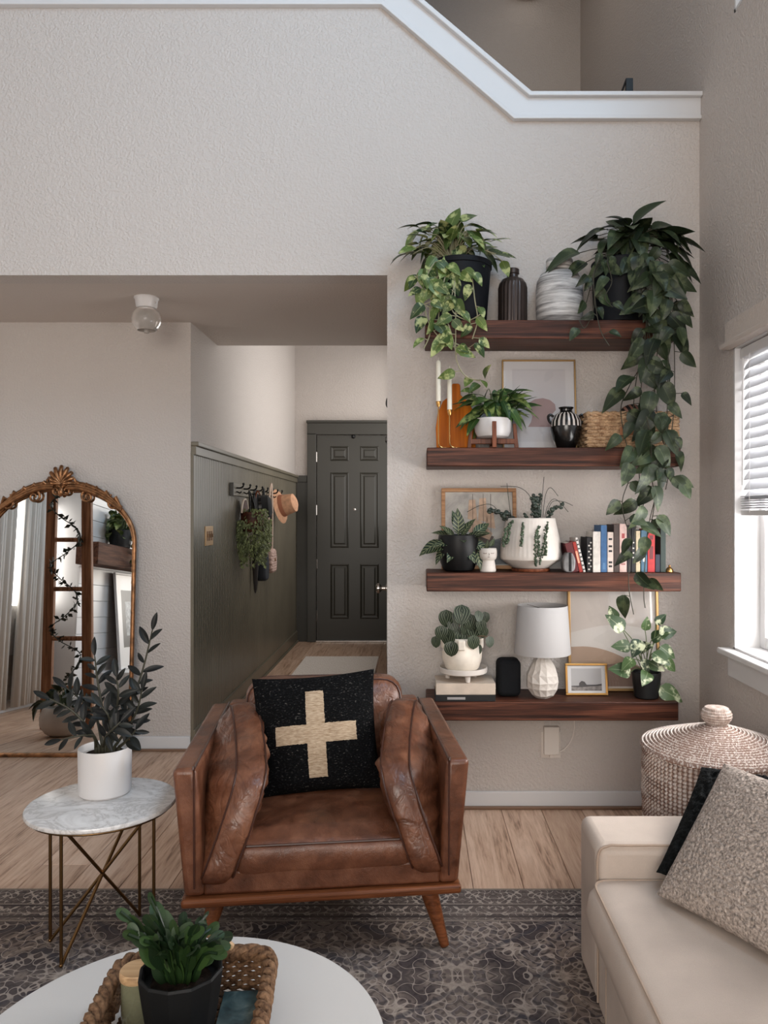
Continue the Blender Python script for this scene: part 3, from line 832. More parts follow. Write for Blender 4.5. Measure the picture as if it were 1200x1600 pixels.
MB().ball((dx(552), 8.115, dz(682)), .022, 8, 6).build('door_chime', BLACKM, door)
MB().box((DL - .01, 8.09, 0), (DR_ + .01, 8.158, .02)).build('threshold', CHROME, door, 0, .004)
MB().box((dx(480), 8.10, 0), (DL - .006, 8.159, DT + .02)).build('side_casing', DOORG, door, 0, .004)
MB().box((DR_ + .006, 8.10, 0), (XJ - .026, 8.159, DT + .02)).build('side_casing', DOORG, door, 0, .004)
MB().box((dx(480), 8.10, DT + .006), (XJ - .026, 8.159, dz(661))).box((dx(479), 8.085, dz(661)), (XJ - .026, 8.159, dz(657))).build('head_casing', DOORG, door, 0, .003)

# =================================================================== RUGS
o = MB().box((-1.9, -2.3, 0), (1.9, 0, .011)).build('rug', RUG, None, 0, .003)
o.location = (-.72, 2.735, .0005); tag(o, 'large dark distressed persian style rug under the leather armchair', 'rug')
n = NT('cream_runner'); v = n.coords('Object'); g = n.noise(n.coords('Object', (60, 9, 1)), 3, 3)
n.set(n.ramp(g, [(.35, (214, 203, 193)), (.65, (236, 228, 220))]), .95, 0, .1); n.bump(g, .5, .003)
o = MB().box((-.345, 0, 0), (.345, 1.25, .01)).build('rug', n.m, None, 0, .003); o.location = (-.695, 5.99, .0005)
tag(o, 'pale cream woven runner on the hall floor before the dark door', 'rug')


# =================================================================== ARMCHAIR
ch = thing('armchair', 'brown leather armchair with loose cushions and splayed wooden legs', 'chair', (-.272, 2.27, .0115), R(6.6))
def quadpanel(name, pts_in, pts_out, mat=LEATHER, bev=.016):
    """eight-corner panel, subdivided and softened"""
    mb = MB(); mb.add(pts_in + pts_out, [(0, 1, 2, 3), (7, 6, 5, 4), (0, 4, 5, 1), (1, 5, 6, 2), (2, 6, 7, 3), (3, 7, 4, 0)])
    return mb.build(name, mat, ch, 40, bev, 4)
for s in (-1, 1):
    zb, zt, yf, yb = .214, .592, .0, .80
    ob, ot, ib, it = .405 * s, .438 * s, .345 * s, .368 * s
    quadpanel('arm_panel', [(ib, yf + .01, zb), (ib, yb, zb), (it, yb, zt), (it, yf, zt)], [(ob, yf + .01, zb), (ob, yb, zb), (ot, yb, zt), (ot, yf, zt)])
    t = .003
    MB().tube(smooth_path([(it + .006 * s, yf + .002, zb + .03), (it + .006 * s, yf - .001, zt - .02), (it + .006 * s, yf + .015, zt), (it + .006 * s, .4, zt + .001), (it + .006 * s, yb, zt)], 6), t, 6).build('arm_piping', PIPE, ch)
quadpanel('back_panel', [(-.36, .74, .214), (.36, .74, .214), (.37, .745, .60), (-.37, .745, .60)], [(-.36, .82, .214), (.36, .82, .214), (.37, .83, .60), (-.37, .83, .60)])
quadpanel('front_panel', [(-.35, .015, .214), (.35, .015, .214), (.35, .015, .285), (-.35, .015, .285)], [(-.35, .10, .214), (.35, .10, .214), (.35, .10, .285), (-.35, .10, .285)], bev=.01)
MB().box((-.35, .06, .215), (.35, .78, .25)).build('seat_deck', LEATHER, ch, 0)
MB().box((-.412, -.006, .188), (.412, .825, .214)).build('base_rail', LEGW, ch, 0, .009, 3)
for sx in (-1, 1):
    for sy in (0, 1):
        y0 = .10 + .62 * sy; x0 = .315 * sx
        d = Vector((.055 * sx, (-.045 if sy == 0 else .05), -.188))
        MB().tube([Vector((x0, y0, .19)) + d * t for t in (0, .3, .65, 1)], [.029, .026, .02, .014], 14).build('leg', LEGW, ch)
sc_out = rounded([(-.272, .02), (.272, .02), (.272, .62), (-.272, .62)], .05)
mb, s1, s2 = boxed_cushion(sc_out, .105, .028, lambda u, v, w_: (u, v, .312 + w_ - .012 * (1 if w_ > 0 else 0) * (v < .06)), .005, 7, 1, .010)
sc = mb.build('seat_cushion', LEATHER, ch, 70)
MB().tube(s1, .0032, 6, True).tube(s2, .0032, 6, True).build('seat_piping', PIPE, sc)
# back cushion
bc_out = rounded([(-.292, .36), (.292, .36), (.285, .70), (-.285, .70)], .075)
mb, s1, s2 = boxed_cushion(bc_out, .10, .06, lambda u, v, w_: (u, .655 + w_ + .22 * (v - .5), v), .009, 8, 2, .012)
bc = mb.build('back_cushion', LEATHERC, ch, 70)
MB().tube(s1, .0032, 6, True).tube(s2, .0032, 6, True).build('back_piping', PIPE, bc)
# side cushions: fat boxed cushions tipped inwards off the arms, deeply creased
for s in (-1, 1):
    so = rounded([(.0, .245), (.015, .42), (.06, .545), (.50, .665), (.60, .58), (.60, .27)], .07)
    def fr_(u, v, w_, s=s):
        h = min(1, max(0, (v - .25) / .30)); hv = max(0, (v - .25) / .40)
        front = max(0, min(1, 1 - u / .55))
        c_ = -.316 + (.015 + .135 * front) * hv
        if w_ < -.045: x = max(-.372 + .012 * (1 - h), c_ - .045 - (-.045 - w_) * (.2 + 1.7 * h * (.35 + .8 * front)))
        elif w_ > .045: x = c_ + .045 + (w_ - .045) * (.15 + .35 * h)
        else: x = c_ + w_
        return (-s * x, u, v)
    mb, s1, s2 = boxed_cushion(so, .09, .075, fr_, .017, 15.0, 4 + s, .014, 16, .011, ridge=True)
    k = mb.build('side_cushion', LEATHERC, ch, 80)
    MB().tube(s1, .0036, 6, True).tube(s2, .0036, 6, True).build('cushion_piping', PIPE, k)

# black pillow with the cross
pl = merge(pillow_mb(.43, .405, .16, 34, .06, .010, 7, 3))
pw_ = pl.build('throw_pillow', CROSS, None, 80)
tag(pw_, 'square black woven pillow with a cream cross on the armchair', 'pillow')
pw_.location = (-.345, 2.665, .585); pw_.rotation_euler = Euler((R(90 - 20), R(0), R(6)), 'XYZ')
pw_.rotation_euler = (Matrix.Rotation(R(6), 4, 'Z') @ Matrix.Rotation(R(72), 4, 'X') @ Matrix.Rotation(R(3.5), 4, 'Z')).to_euler()


# =================================================================== SOFA
sf = thing('sofa', 'beige slipcovered sofa along the right hand wall', 'sofa', (.489, 2.30, .0), 0)
def soft(name, a, b, mat, bev, parent=sf, seg=4, nz=.003):
    mb = MB(); mb.box(a, b); o = mb.build(name, mat, parent, 60, bev, seg); return o
soft('arm', (0, -.225, .012), (.79, 0, .448), LINEN, .028)
MB().tube(smooth_path([(.004, -.219, .02), (.004, -.219, .3), (.004, -.219, .415), (.03, -.221, .444), (.10, -.221, .446), (.5, -.221, .446), (.78, -.221, .446)], 6), .0035, 6).build('arm_piping', LINENP, sf)
soft('base', (.004, -2.1, .012), (.79, -.222, .215), LINENB, .012)
MB().tube([(.0035, -.31, .014), (.0035, -.31, .2)], .002, 6).build('skirt_seam', LINENP, sf)
so = rounded([(-.012, -1.03), (.66, -1.03), (.66, -.232), (-.012, -.232)], .05)
for k in range(2):
    dy = -.80 * k
    mb, s1, s2 = boxed_cushion(so, .135, .018, lambda u, v, w_, dy=dy: (u + (.012 * math.cos(min(1, abs(w_) / .07) * PI / 2) * -1 if u < .05 else 0), v * 1.0 + dy, .288 + w_), .003, 5, 8 + k, .012)
    q_ = mb.build('seat_cushion', LINEN, sf, 70)
    MB().tube(s1, .0032, 6, True).tube(s2, .0032, 6, True).build('cushion_piping', LINENP, q_)
soft('back_rest', (.63, -2.1, .21), (.79, -.226, .70), LINEN, .05)
soft('far_arm', (0, -2.33, .012), (.79, -2.105, .448), LINEN, .028)

# sofa pillows, posed by their corners
def posed_pillow(bl_, br_, tl_, w_, h_, t, mat, nz, ns, n_, name, label, seed, extra=0):
    bl_, br_, tl_ = Vector(bl_), Vector(br_), Vector(tl_)
    x = (br_ - bl_).normalized(); y = (tl_ - bl_); y = (y - x * y.dot(x)).normalized(); z = x.cross(y)
    c = bl_ + x * w_ / 2 + y * h_ / 2
    o = merge(pillow_mb(w_, h_, t, n_, .04, nz, ns, seed, .5)).build(name, mat, None, 80)
    o.matrix_world = Matrix(((x.x, y.x, z.x, c.x), (x.y, y.y, z.y, c.y), (x.z, y.z, z.z, c.z), (0, 0, 0, 1)))
    return tag(o, label, 'pillow')
posed_pillow((.625, 2.0, .41), (1.02, 1.70, .41), (.875, 2.36, .61), .46, .42, .17, BLACKFUR, .010, 55, 110, 'throw_pillow', 'black fluffy pillow behind the grey one on the sofa', 5)
posed_pillow((.605, 1.935, .385), (.80, 1.58, .385), (.828, 2.02, .66), .47, .385, .13, BOUCLE, .004, 130, 150, 'throw_pillow', 'grey nubby pillow leaning at the front of the sofa', 6)


# =================================================================== LIDDED BASKET
bk = thing('lidded_basket', 'pale coiled seagrass basket with a domed lid behind the sofa', 'basket', (1.017, 2.60, 0))
def coil(prof_fn, n_c, rw):
    p = []
    for i in range(n_c):
        for k in range(5):
            t = (i + k / 5) / n_c; b = math.sin(PI * k / 5)
            r, z, nr, nz_ = prof_fn(t); p.append((max(.001, r + nr * rw * b), z + nz_ * rw * b))
    return p
pr = coil(lambda t: (.205 + .033 * math.sin(t * 2.0), .005 + .545 * t, 1, 0), 42, .006)
def stitch(an, z): return 1 + .010 * math.sin(an * 95 + 3 * math.sin(z * 40))
MB().lathe([(.0, .004)] + pr + [(.218, .55), (.21, .3), (0, .02)], 190, rad=stitch, caps=False).build('body', GRASSL, bk, 60)
lp = coil(lambda t: (.247 * (1 - t) + .022 * t, .556 + .072 * t ** .9, .25, .97), 19, .007)
MB().lathe([(.2, .55), (.247, .55)] + lp + [(.0, .63)], 200, rad=stitch, caps=False).build('lid', GRASSLID, bk, 60)
kp = coil(lambda t: (.022 + .026 * math.sin(PI * min(1, t * .86 + .02)), .628 + .062 * t, 1 - t * .6, t), 7, .004)
MB().lathe(kp + [(.0, .694)], 60, rad=lambda a, z: 1 + .03 * math.sin(a * 24), caps=False).build('lid_knob', GRASSL, bk, 60)
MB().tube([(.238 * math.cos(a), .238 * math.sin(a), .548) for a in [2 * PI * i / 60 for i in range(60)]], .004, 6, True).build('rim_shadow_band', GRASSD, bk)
hp = [(.17, -.16, .50), (.19, -.175, .555), (.20, -.18, .60), (.22, -.10, .63), (.235, -.02, .60), (.238, .03, .55)]
hp = smooth_path(hp, 8)
mbh = MB()
for ph in (0, PI):
    mbh.tube([p + Vector((math.cos(i * .8 + ph), 0, math.sin(i * .8 + ph))) * .006 for i, p in enumerate(hp)], .006, 6)
mbh.build('handle', GRASSD, bk)


# =================================================================== COFFEE TABLE AND TRAY
CT = (-.417, 1.315); CR = .367; CZ = .42
ct = thing('coffee_table', 'round white coffee table in the foreground with a wicker tray', 'table', (CT[0], CT[1], .0115))
MB().lathe([(0, CZ - .06), (CR - .03, CZ - .06), (CR - .006, CZ - .045), (CR, CZ - .03), (CR, CZ - .018), (CR - .003, CZ - .0125), (CR - .01, CZ - .0115), (0, CZ - .0115)], 96, caps=False).build('table_top', TABLEW, ct, 35)
MB().lathe([(0, 0), (.2, 0), (.2, .015), (.05, .03), (.05, CZ - .06), (0, CZ - .06)], 48, caps=False).build('pedestal', TABLEW, ct, 35)

ty = thing('wicker_tray', 'brown wicker tray with a wooden handle on the coffee table', 'tray', (-.398, 1.255, CZ + .001), R(5))
hw, hd, hh = .138, .215, .075
tp = [Vector((p[0], p[1], 0)) for p in densify(rounded([(-hw, -hd), (hw, -hd), (hw, hd), (-hw, hd)], .05, 6), .011)]
N = len(tp)
wv = MB()
for r_ in range(7):
    z = .012 + r_ * .0085
    wv.tube([p * (1 + .02 * (z / hh)) + Vector((p.x, p.y, 0)).normalized() * (.0035 if (i + r_) % 2 else -.0035) + Vector((0, 0, z)) for i, p in enumerate(tp)], .0046, 5, True)
wv.build('woven_side', WICK, ty, 60)['kind'] = 'stuff'
rim = MB()
for ph in (0, 2 * PI / 3, 4 * PI / 3):
    pts = []
    for i, p in enumerate(tp):
        for h_ in (0, .5):
            p2 = p.lerp(tp[(i + 1) % N], h_); nrm = Vector((p2.x / hw, p2.y / hd, 0)).normalized(); a = (i + h_) * 1.0 + ph
            kk_ = round((N * 1.0) / (2 * PI)) * 2 * PI / N; a = (i + h_) * kk_ + ph
            pts.append(p2 * 1.02 + nrm * math.cos(a) * .008 + Vector((0, 0, hh + .008 * math.sin(a))))
    rim.tube(pts, .0085, 6, True)
rim.build('braided_rim', WICK, ty, 60)
bs = MB()
for i in range(22):
    yv = -hd + .012 + i * (2 * hd - .024) / 21
    bs.tube([(xv, yv, .007 + (.002 if (j + i) % 2 else -.002)) for j, xv in enumerate([-hw + .012 + k * (2 * hw - .024) / 18 for k in range(19)])], .0062, 5)
bs.build('woven_base', WICKD, ty, 60)['kind'] = 'stuff'
MB().tube(smooth_path([(.062, hd + .003, hh + .012), (.03, hd - .004, hh + .042), (-.02, hd - .01, hh + .058), (-.07, hd - .006, hh + .04), (-.092, hd + .002, hh + .012)], 8), .0085, 10).build('handle', OAKL, ty)
MB().tube(smooth_path([(.062, -hd - .003, hh + .012), (.03, -hd + .004, hh + .042), (-.07, -hd + .006, hh + .04), (-.092, -hd - .002, hh + .012)], 8), .0085, 10).build('handle', OAKL, ty)

# black planter with leaf cactus
PB = Vector((-.402, 1.315, CZ + .014))
cp = thing('potted_cactus', 'dark faceted planter of leafy green cactus in the wicker tray', 'plant', PB)
fac = lambda a, z: 1 - .035 * abs(math.sin(a * 6))
MB().lathe([(0, 0), (.048, 0), (.052, .006), (.063, .07), (.070, .118), (.071, .128), (.069, .132), (.0655, .131), (.064, .124), (.063, .11), (0, .11)], 72, rad=fac, caps=False).build('planter', BLACKP, cp, 25)
MB().lathe([(.0635, .108), (.03, .113), (0, .116)], 24, caps=False).build('soil', SOIL, cp)
random.seed(21)
ends = [(235, 1402, 1.36), (240, 1440, 1.33), (188, 1425, 1.30), (200, 1460, 1.27), (225, 1470, 1.25), (262, 1450, 1.36), (285, 1445, 1.34), (300, 1460, 1.30), (315, 1448, 1.38), (330, 1452, 1.36), (345, 1478, 1.33), (340, 1490, 1.28), (270, 1475, 1.27), (305, 1485, 1.26), (250, 1490, 1.25), (290, 1440, 1.42), (322, 1430, 1.42), (255, 1430, 1.40), (275, 1460, 1.32), (350, 1465, 1.36)]
stm = MB()
for (px, py, Y_) in ends:
    e = P(px, py, Y_) - PB; s0 = Vector((e.x * .25, e.y * .25, .112)); md_ = s0.lerp(e, .5) + Vector((0, 0, .022))
    pth = smooth_path([s0, md_, e], 3); stm.tube(pth, .003, 5)
    k_ = 4; L = (e - s0).length / 3.1
    pp = [s0.lerp(md_, .0) * .0 + smooth_path([s0, md_, e], 8)[int(16 * i / k_)] for i in range(k_ + 1)]
    for i in range(k_):
        d = pp[i + 1] - pp[i]; put_leaf(cp, 'cact', pp[i], d, Vector((rnd(-.7, .7), -1, rnd(.1, .9))), max(.026, d.length * 1.25) * rnd(.95, 1.2), 'segment')
        if rnd(0, 1) < .55 and i > 0:
            put_leaf(cp, 'cact', pp[i], d + rvec(.6) * d.length * 1.6, Vector((rnd(-.7, .7), -1, rnd(.1, .9))), rnd(.024, .034), 'segment')
stm.build('stem', CACT, cp)

# jar with wooden lid, picture book
jr = thing('glass_jar', 'small glass jar with a wooden lid beside the dark planter', 'jar', (-.497, 1.372, CZ + .014))
n = NT('jar_glass'); n.set((196, 196, 160), .05, 0, .5, .7, 1.45); JG = n.m
MB().lathe([(0, 0), (.026, 0), (.0285, .004), (.0285, .075), (.026, .082), (.024, .082), (.024, .078), (.0265, .072), (.0265, .006), (0, .005)], 32, caps=False).build('glass', JG, jr)
MB().lathe([(0, .006), (.0262, .006), (.0262, .05), (0, .05)], 24, caps=False).build('contents', simple('jar_contents', (150, 142, 104), .8, 0, .3, .2, 80), jr)
MB().lathe([(0, .082), (.030, .082), (.031, .085), (.031, .094), (.029, .097), (0, .097)], 32, caps=False).build('lid', OAKL, jr)
n = NT('photo_cover'); v = n.coords('Object'); f = n.noise(v, 18, 4, .6, .5)
c = n.ramp(f, [(.35, (30, 44, 48)), (.5, (62, 82, 84)), (.62, (92, 108, 106)), (.72, (168, 150, 140))]); n.set(c, .3)
bkm = MB().box((-.042, -.11, 0), (.042, .11, .010)).build('picture_book', n.m, None, 0, .001); bkm.location = (-.309, 1.338, CZ + .0145); bkm.rotation_euler = (0, 0, R(5))
tag(bkm, 'thin picture book with a grey green photo cover lying in the tray', 'book')
MB().box((-.041, -.1085, .002), (.0425, .1085, .008)).build('pages', PAPER, bkm, 0)
fig = MB(); fig.add([(-.03, -.035, .0105), (.014, -.035, .0105), (.026, -.01, .0105), (.005, .002, .0105), (-.018, -.002, .0105)], [(0, 1, 2, 3, 4)], 0)
fig.add([(-.035, -.085, .0105), (.035, -.085, .0105), (.030, -.04, .0105), (-.028, -.038, .0105)], [(0, 1, 2, 3)], 1)
fig.build('cover_print', [simple('skin_print', (170, 132, 118), .4), simple('blue_print', (66, 92, 118), .4)], bkm, 0)


# =================================================================== SIDE TABLE + ZZ PLANT
SC = Vector((-.98, 2.40, .0115)); SZ = .447
st = thing('side_table', 'round marble topped side table on bent brass rod legs', 'table', SC)
top_z = SZ - SC.z
MB().lathe([(0, top_z - .018), (.214, top_z - .018), (.2215, top_z - .013), (.223, top_z - .007), (.2205, top_z - .0015), (.216, top_z), (0, top_z)], 96, caps=False).build('marble_top', MARBLE, st, 40)
MB().tube([(.205 * math.cos(a), .205 * math.sin(a), top_z - .021) for a in [2 * PI * i / 72 for i in range(72)]], .005, 8, True).build('top_ring', BRASSD, st)
A = [184, 247, 66, 3]; rl = .158
tops = [Vector((rl * math.cos(R(a)), rl * math.sin(R(a)), top_z - .022)) for a in A]; bots = [Vector((t.x, t.y, .006)) for t in tops]
for t, b in zip(tops, bots): MB().tube([t, b], .0052, 8).build('leg', BRASSD, st)
for a, b in ((tops[1], bots[2]), (tops[2], bots[1]), (tops[3], bots[0])): MB().tube([a, a.lerp(b, .5), b], .0052, 8).build('cross_rod', BRASSD, st)
for b in bots: MB().ball(b + Vector((0, 0, .0005)), .0065, 8, 6).build('foot', BRASSD, st)

ZB = Vector((-1.0, 2.47, SZ + .0005))
zz = thing('potted_zz_plant', 'dark leaved plant in a smooth white pot on the side table', 'plant', ZB)
MB().lathe([(0, 0), (.073, 0), (.0785, .006), (.080, .02), (.0815, .145), (.0805, .149), (.0775, .149), (.0765, .145), (.075, .128), (0, .128)], 56, caps=False).build('pot', WHITEP, zz, 35)
MB().lathe([(.076, .126), (.04, .131), (0, .133)], 24, caps=False).build('soil', SOIL, zz)
random.seed(5)
stz = MB()
stems = [((172, 1165), (200, 1110), (222, 1050), (238, 985), 2.50, 12), ((165, 1165), (160, 1110), (152, 1060), (148, 1025), 2.48, 11), ((155, 1168), (140, 1140), (112, 1110), (78, 1092), 2.44, 11),
         ((160, 1165), (150, 1120), (128, 1095), (104, 1075), 2.52, 10), ((170, 1165), (180, 1120), (185, 1085), (182, 1058), 2.42, 10), ((178, 1168), (198, 1140), (214, 1110), (222, 1078), 2.44, 11),
         ((150, 1168), (146, 1150), (122, 1150), (96, 1156), 2.38, 5), ((185, 1168), (195, 1160), (205, 1150), (212, 1140), 2.42, 6), ((168, 1168), (172, 1140), (170, 1120), (160, 1105), 2.36, 9),
         ((160, 1168), (166, 1150), (176, 1140), (188, 1128), 2.34, 8)]
for a, b, c_, d, Y_, nl in stems:
    pth = smooth_path([P(*a, 2.46) - ZB, P(*b, (2.46 + Y_) / 2) - ZB, P(*c_, Y_) - ZB, P(*d, Y_) - ZB], 10)
    pth[0].z = min(pth[0].z, .125)
    stz.tube(pth, [.0055 - .0035 * i / len(pth) for i in range(len(pth))], 6)
    for i in range(nl):
        t = .30 + .68 * i / nl; p = pth[int(t * (len(pth) - 1))]; dd = (pth[min(len(pth) - 1, int(t * (len(pth) - 1)) + 1)] - p).normalized()
        sd = dd.cross(Vector((rnd(-.5, .5), -1, rnd(-.2, .6)))).normalized() * (1 if i % 2 else -1)
        put_leaf(zz, 'zz', p, sd * rnd(.7, 1.0) + dd * rnd(.35, .9) + rvec(.2), Vector((rnd(-.4, .4), -1, rnd(.2, 1.0))), rnd(.045, .068))
    put_leaf(zz, 'zz', pth[-1], pth[-1] - pth[-3], Vector((rnd(-.3, .3), -1, .5)), .06)
stz.build('stem', STEMD, zz)


# =================================================================== ARCHED MIRROR
mr = thing('arched_mirror', 'tall arched mirror in an ornate gilt frame leaning on the wall', 'mirror', (-2.0, 4.25, .0), rot=(R(-3.6), 0, 0))
mw, mzs, mrise = .415, 1.19, .315
arch = [Vector((mw * math.cos(t), 0, mzs + mrise * math.sin(t))) for t in [PI * i / 40 for i in range(41)]]
out = [Vector((mw, 0, .012))] + [Vector((mw, 0, .012 + (mzs - .012) * i / 10)) for i in range(1, 10)] + arch + [Vector((-mw, 0, mzs - (mzs - .012) * i / 10)) for i in range(1, 11)]
MB().prism([(p.x * .992, p.z) for p in out], .004, .010).build('mirror_glass', MIRROR, mr, 0)
MB().prism([(p.x * .99, p.z) for p in out], .0105, .02).build('backing', SHELFW, mr, 0)
MB().tube(out, .0115, 10, True).tube([p * .982 + Vector((0, -.004, .008)) for p in out], .004, 8, True).build('frame', ANTIQ, mr)
cr_ = MB()
cz = mzs + mrise
for i in range(9):                                   # shell fan
    a = R(90 + (i - 4) * 21); L = .108 - .0045 * abs(i - 4) ** 1.6
    pts = [Vector((math.cos(a) * L * t, -.016 - .012 * math.sin(PI * t), cz + .012 + math.sin(a) * L * t)) for t in (.05, .35, .7, .95, 1.0)]
    cr_.tube(pts, [.006, .010, .013, .0105, .004], 8)
def spiral(cx, cz_, r0, turns, a0, sgn, rr):
    return [Vector((cx + r0 * (1 - .8 * t) * math.cos(a0 + sgn * turns * 2 * PI * t), -.017, cz_ + r0 * (1 - .8 * t) * math.sin(a0 + sgn * turns * 2 * PI * t))) for t in [i / 26 for i in range(27)]], [rr * (1 - .45 * i / 26) for i in range(27)]
for s in (-1, 1):
    for cx, czz, r0, tn, a0, sg, rr in ((.028 * s, cz - .024, .032, 1.3, PI / 2, s, .008), (.055 * s, cz + .02, .030, 1.2, PI / 2, -s, .008), (.15 * s, cz - .058, .038, 1.35, PI / 2, s, .008), (.30 * s, cz - .098, .036, 1.3, PI / 2 + .3 * s, s, .0075), (.26 * s, cz - .045, .022, 1.2, 0 if s > 0 else PI, -s, .007)):
        p_, r_ = spiral(cx, czz, r0, tn, a0, sg, rr); cr_.tube(p_, r_, 7)
    for k in range(3):
        pa = [Vector((x_ * s, -.018 - .002 * k, cz + dzz)) for x_, dzz in ((.04, .018 - .014 * k), (.11, .012 - .012 * k), (.19, -.012 - .014 * k), (.27, -.058 - .013 * k), (.345, -.12 - .008 * k))]
        cr_.tube(smooth_path(pa, 6), [.0145 - .009 * abs(i / 24 - .35) for i in range(25)], 7)
    for k in range(5):                               # acanthus lobes
        x_ = .07 + .055 * k; z_ = cz + .022 - .9 * (x_ ** 2) * 1.2
        cr_.tube([Vector((x_ * s, -.016, z_ - .012)), Vector(((x_ + .022) * s, -.026, z_ + .004)), Vector(((x_ + .05) * s, -.018, z_ - .006 - .01 * k))], [.005, .013, .004], 7)
cr_.ball((0, -.02, cz - .03), (.018, .014, .03), 12, 8)
cr_.build('crest', ANTIQ, mr, 60)


# =================================================================== FOYER CEILING LIGHT
cl = thing('ceiling_light', 'small glass globe light on the foyer ceiling', 'lamp', (X(229, 3.88), 3.88, ZC))
MB().lathe([(0, 0), (.060, 0), (.062, -.006), (.056, -.012), (.052, -.045), (.046, -.055), (0, -.055)], 40, caps=False).build('canopy', WHITEP, cl)
n = NT('ribbed_globe_glass'); n.set((212, 204, 196), .18, 0, .5, .55, 1.3); GLOBE = n.m
MB().lathe([(.042, -.052)] + [(.070 * math.sin(R(a)) + .002, -.112 - .070 * math.cos(R(a)) * -1 * -1) for a in range(38, 180, 8)][::1] + [(.012, -.180), (.0, -.184)], 40, rad=lambda a, z: 1 + .012 * math.sin(a * 20), caps=False).build('globe', GLOBE, cl)
MB().ball((.05, -.02, -.03), .004, 8, 6).build('set_screw', CHROME, cl)


# =================================================================== SHELVES
YF = 3.267
SH = {}
names = {1: 'topmost dark wood floating shelf with two trailing plants', 2: 'second dark wood floating shelf from the top with candles', 3: 'third dark wood floating shelf down holding the row of books', 4: 'lowest dark wood floating shelf with the white lamp'}
for i, (zt, l, r_) in {1: (2.171, 664.5, 1061), 2: (1.628, 667, 1064), 3: (1.095, 666.5, 1064.5), 4: (.545, 666.5, 1060.5)}.items():
    x0, x1 = X(l, YF), X(r_, YF)
    mb = MB(); nx, ny = 30, 5; L_ = x1 - x0
    mb.box((-L_ / 2, -.1265, -.08), (L_ / 2, .1255, 0))
    o = mb.build('floating_shelf', SHELFW, None, 30, .004, 2); o.location = ((x0 + x1) / 2, YF + .1265, zt)
    tag(o, names[i], 'shelf', 'floating shelves on the wall'); SH[i] = zt
S1, S2, S3, S4 = SH[1] + .0008, SH[2] + .0008, SH[3] + .0008, SH[4] + .0008


def pot(parent, prof, mat, name='pot', n_=48, rad=None, sm=35, soil=None):
    o = MB().lathe(prof, n_, rad=rad, caps=False).build(name, mat, parent, sm)
    if soil: MB().lathe([(soil[0], soil[1]), (soil[0] * .5, soil[1] + .004), (0, soil[1] + .006)], 24, caps=False).build('soil', SOIL, parent)
    return o


# ---- shelf 1
random.seed(11)
b = Vector((X(720, 3.39), 3.39, S1))
pt = thing('potted_pothos', 'bright variegated trailing plant in a dark pot at the left of the top shelf', 'plant', b)
pot(pt, [(0, 0), (.108, 0), (.112, .006), (.132, .25), (.137, .252), (.138, .272), (.134, .275), (.128, .273), (.126, .24), (0, .24)], NAVYP, 'pot', 40, None, 35, (.127, .24))
sm_ = MB(); cc = b + Vector((-.02, -.02, .27))
dome(pt, 'potl', cc + Vector((-.02, 0, .0)), 78, .225, .098, sm_, b, squash=(1.0, .55, .95), elev=(.15, 1.45), face=.6, ymax=YW)
for pts, gap in (([(680, 410), (662, 450), (668, 500), (690, 530), (715, 545)], .05), ([(700, 420), (690, 470), (705, 520), (712, 550)], .05), ([(715, 420), (705, 480), (730, 500), (752, 490)], .055), ([(735, 425), (742, 470), (746, 500), (738, 530)], .06), ([(665, 430), (655, 435), (648, 432)], .03),
            ([(690, 420), (672, 480), (672, 520), (662, 545)], .06), ([(710, 420), (712, 500), (712, 550), (716, 570), (728, 588), (750, 595)], .07), ([(700, 430), (685, 500), (700, 530), (735, 545)], .055), ([(675, 420), (668, 440), (690, 460), (715, 475)], .045), ([(660, 430), (665, 455), (690, 470), (720, 482)], .05)):
    st_ = [cc + rvec(.03)] + [P(px, py, 3.235 if i > 0 else 3.28) for i, (px, py) in enumerate(pts)]
    vine(pt, 'potl', st_, b, .085, gap, sm_, r=.0026, start=.08)
put_leaf(pt, 'potl', P(775, 397, 3.33) - b, (1, -.2, -.1), (0, -.7, 1), .09); put_leaf(pt, 'potl', P(785, 408, 3.36) - b, (.4, -.2, -1), (0, -1, .1), .075)
sm_.tube([cc - b, P(740, 385, 3.33) - b, P(775, 397, 3.33) - b], .002, 5).tube([P(760, 390, 3.33) - b, P(785, 408, 3.36) - b], .0018, 5)
sm_.build('stem', STEMP, pt)

vz = thing('bronze_vase', 'dark bronze ribbed bottle vase on the top shelf', 'vase', (X(801, 3.40), 3.40, S1))
rib = lambda a, z: 1 + (.035 * math.sin(a * 22 + 2.5 * math.sin(z * 38)) if .01 < z < .19 else 0)
pot(vz, [(0, 0), (.058, 0), (.062, .006), (.0625, .02), (.0625, .17), (.060, .19), (.048, .208), (.028, .216), (.025, .222), (.025, .232), (.029, .235), (.029, .254), (.026, .257), (.022, .255), (.021, .22), (0, .2)], simple('bronze_glaze', (70, 60, 56), .3, .6), 'body', 132, rib, 30)
gv = thing('striped_vase', 'wide grey white streaked stoneware vase on the top shelf', 'vase', (X(874, 3.39), 3.39, S1))
n = NT('streaked_glaze'); v = n.coords('Object', (2.2, 2.2, 34)); f = n.noise(v, 1.5, 5, .65, .6)
n.set(n.ramp(f, [(.32, (84, 82, 82)), (.46, (150, 147, 145)), (.6, (206, 203, 200))]), .6); n.bump(f, .3, .002)
pot(gv, [(0, 0), (.088, 0), (.096, .012), (.102, .05), (.103, .16), (.098, .20), (.082, .228), (.062, .24), (.056, .245), (.056, .252), (.0585, .256), (.0585, .29), (.055, .296), (.048, .293), (.046, .25), (0, .22)], n.m, 'body', 56)

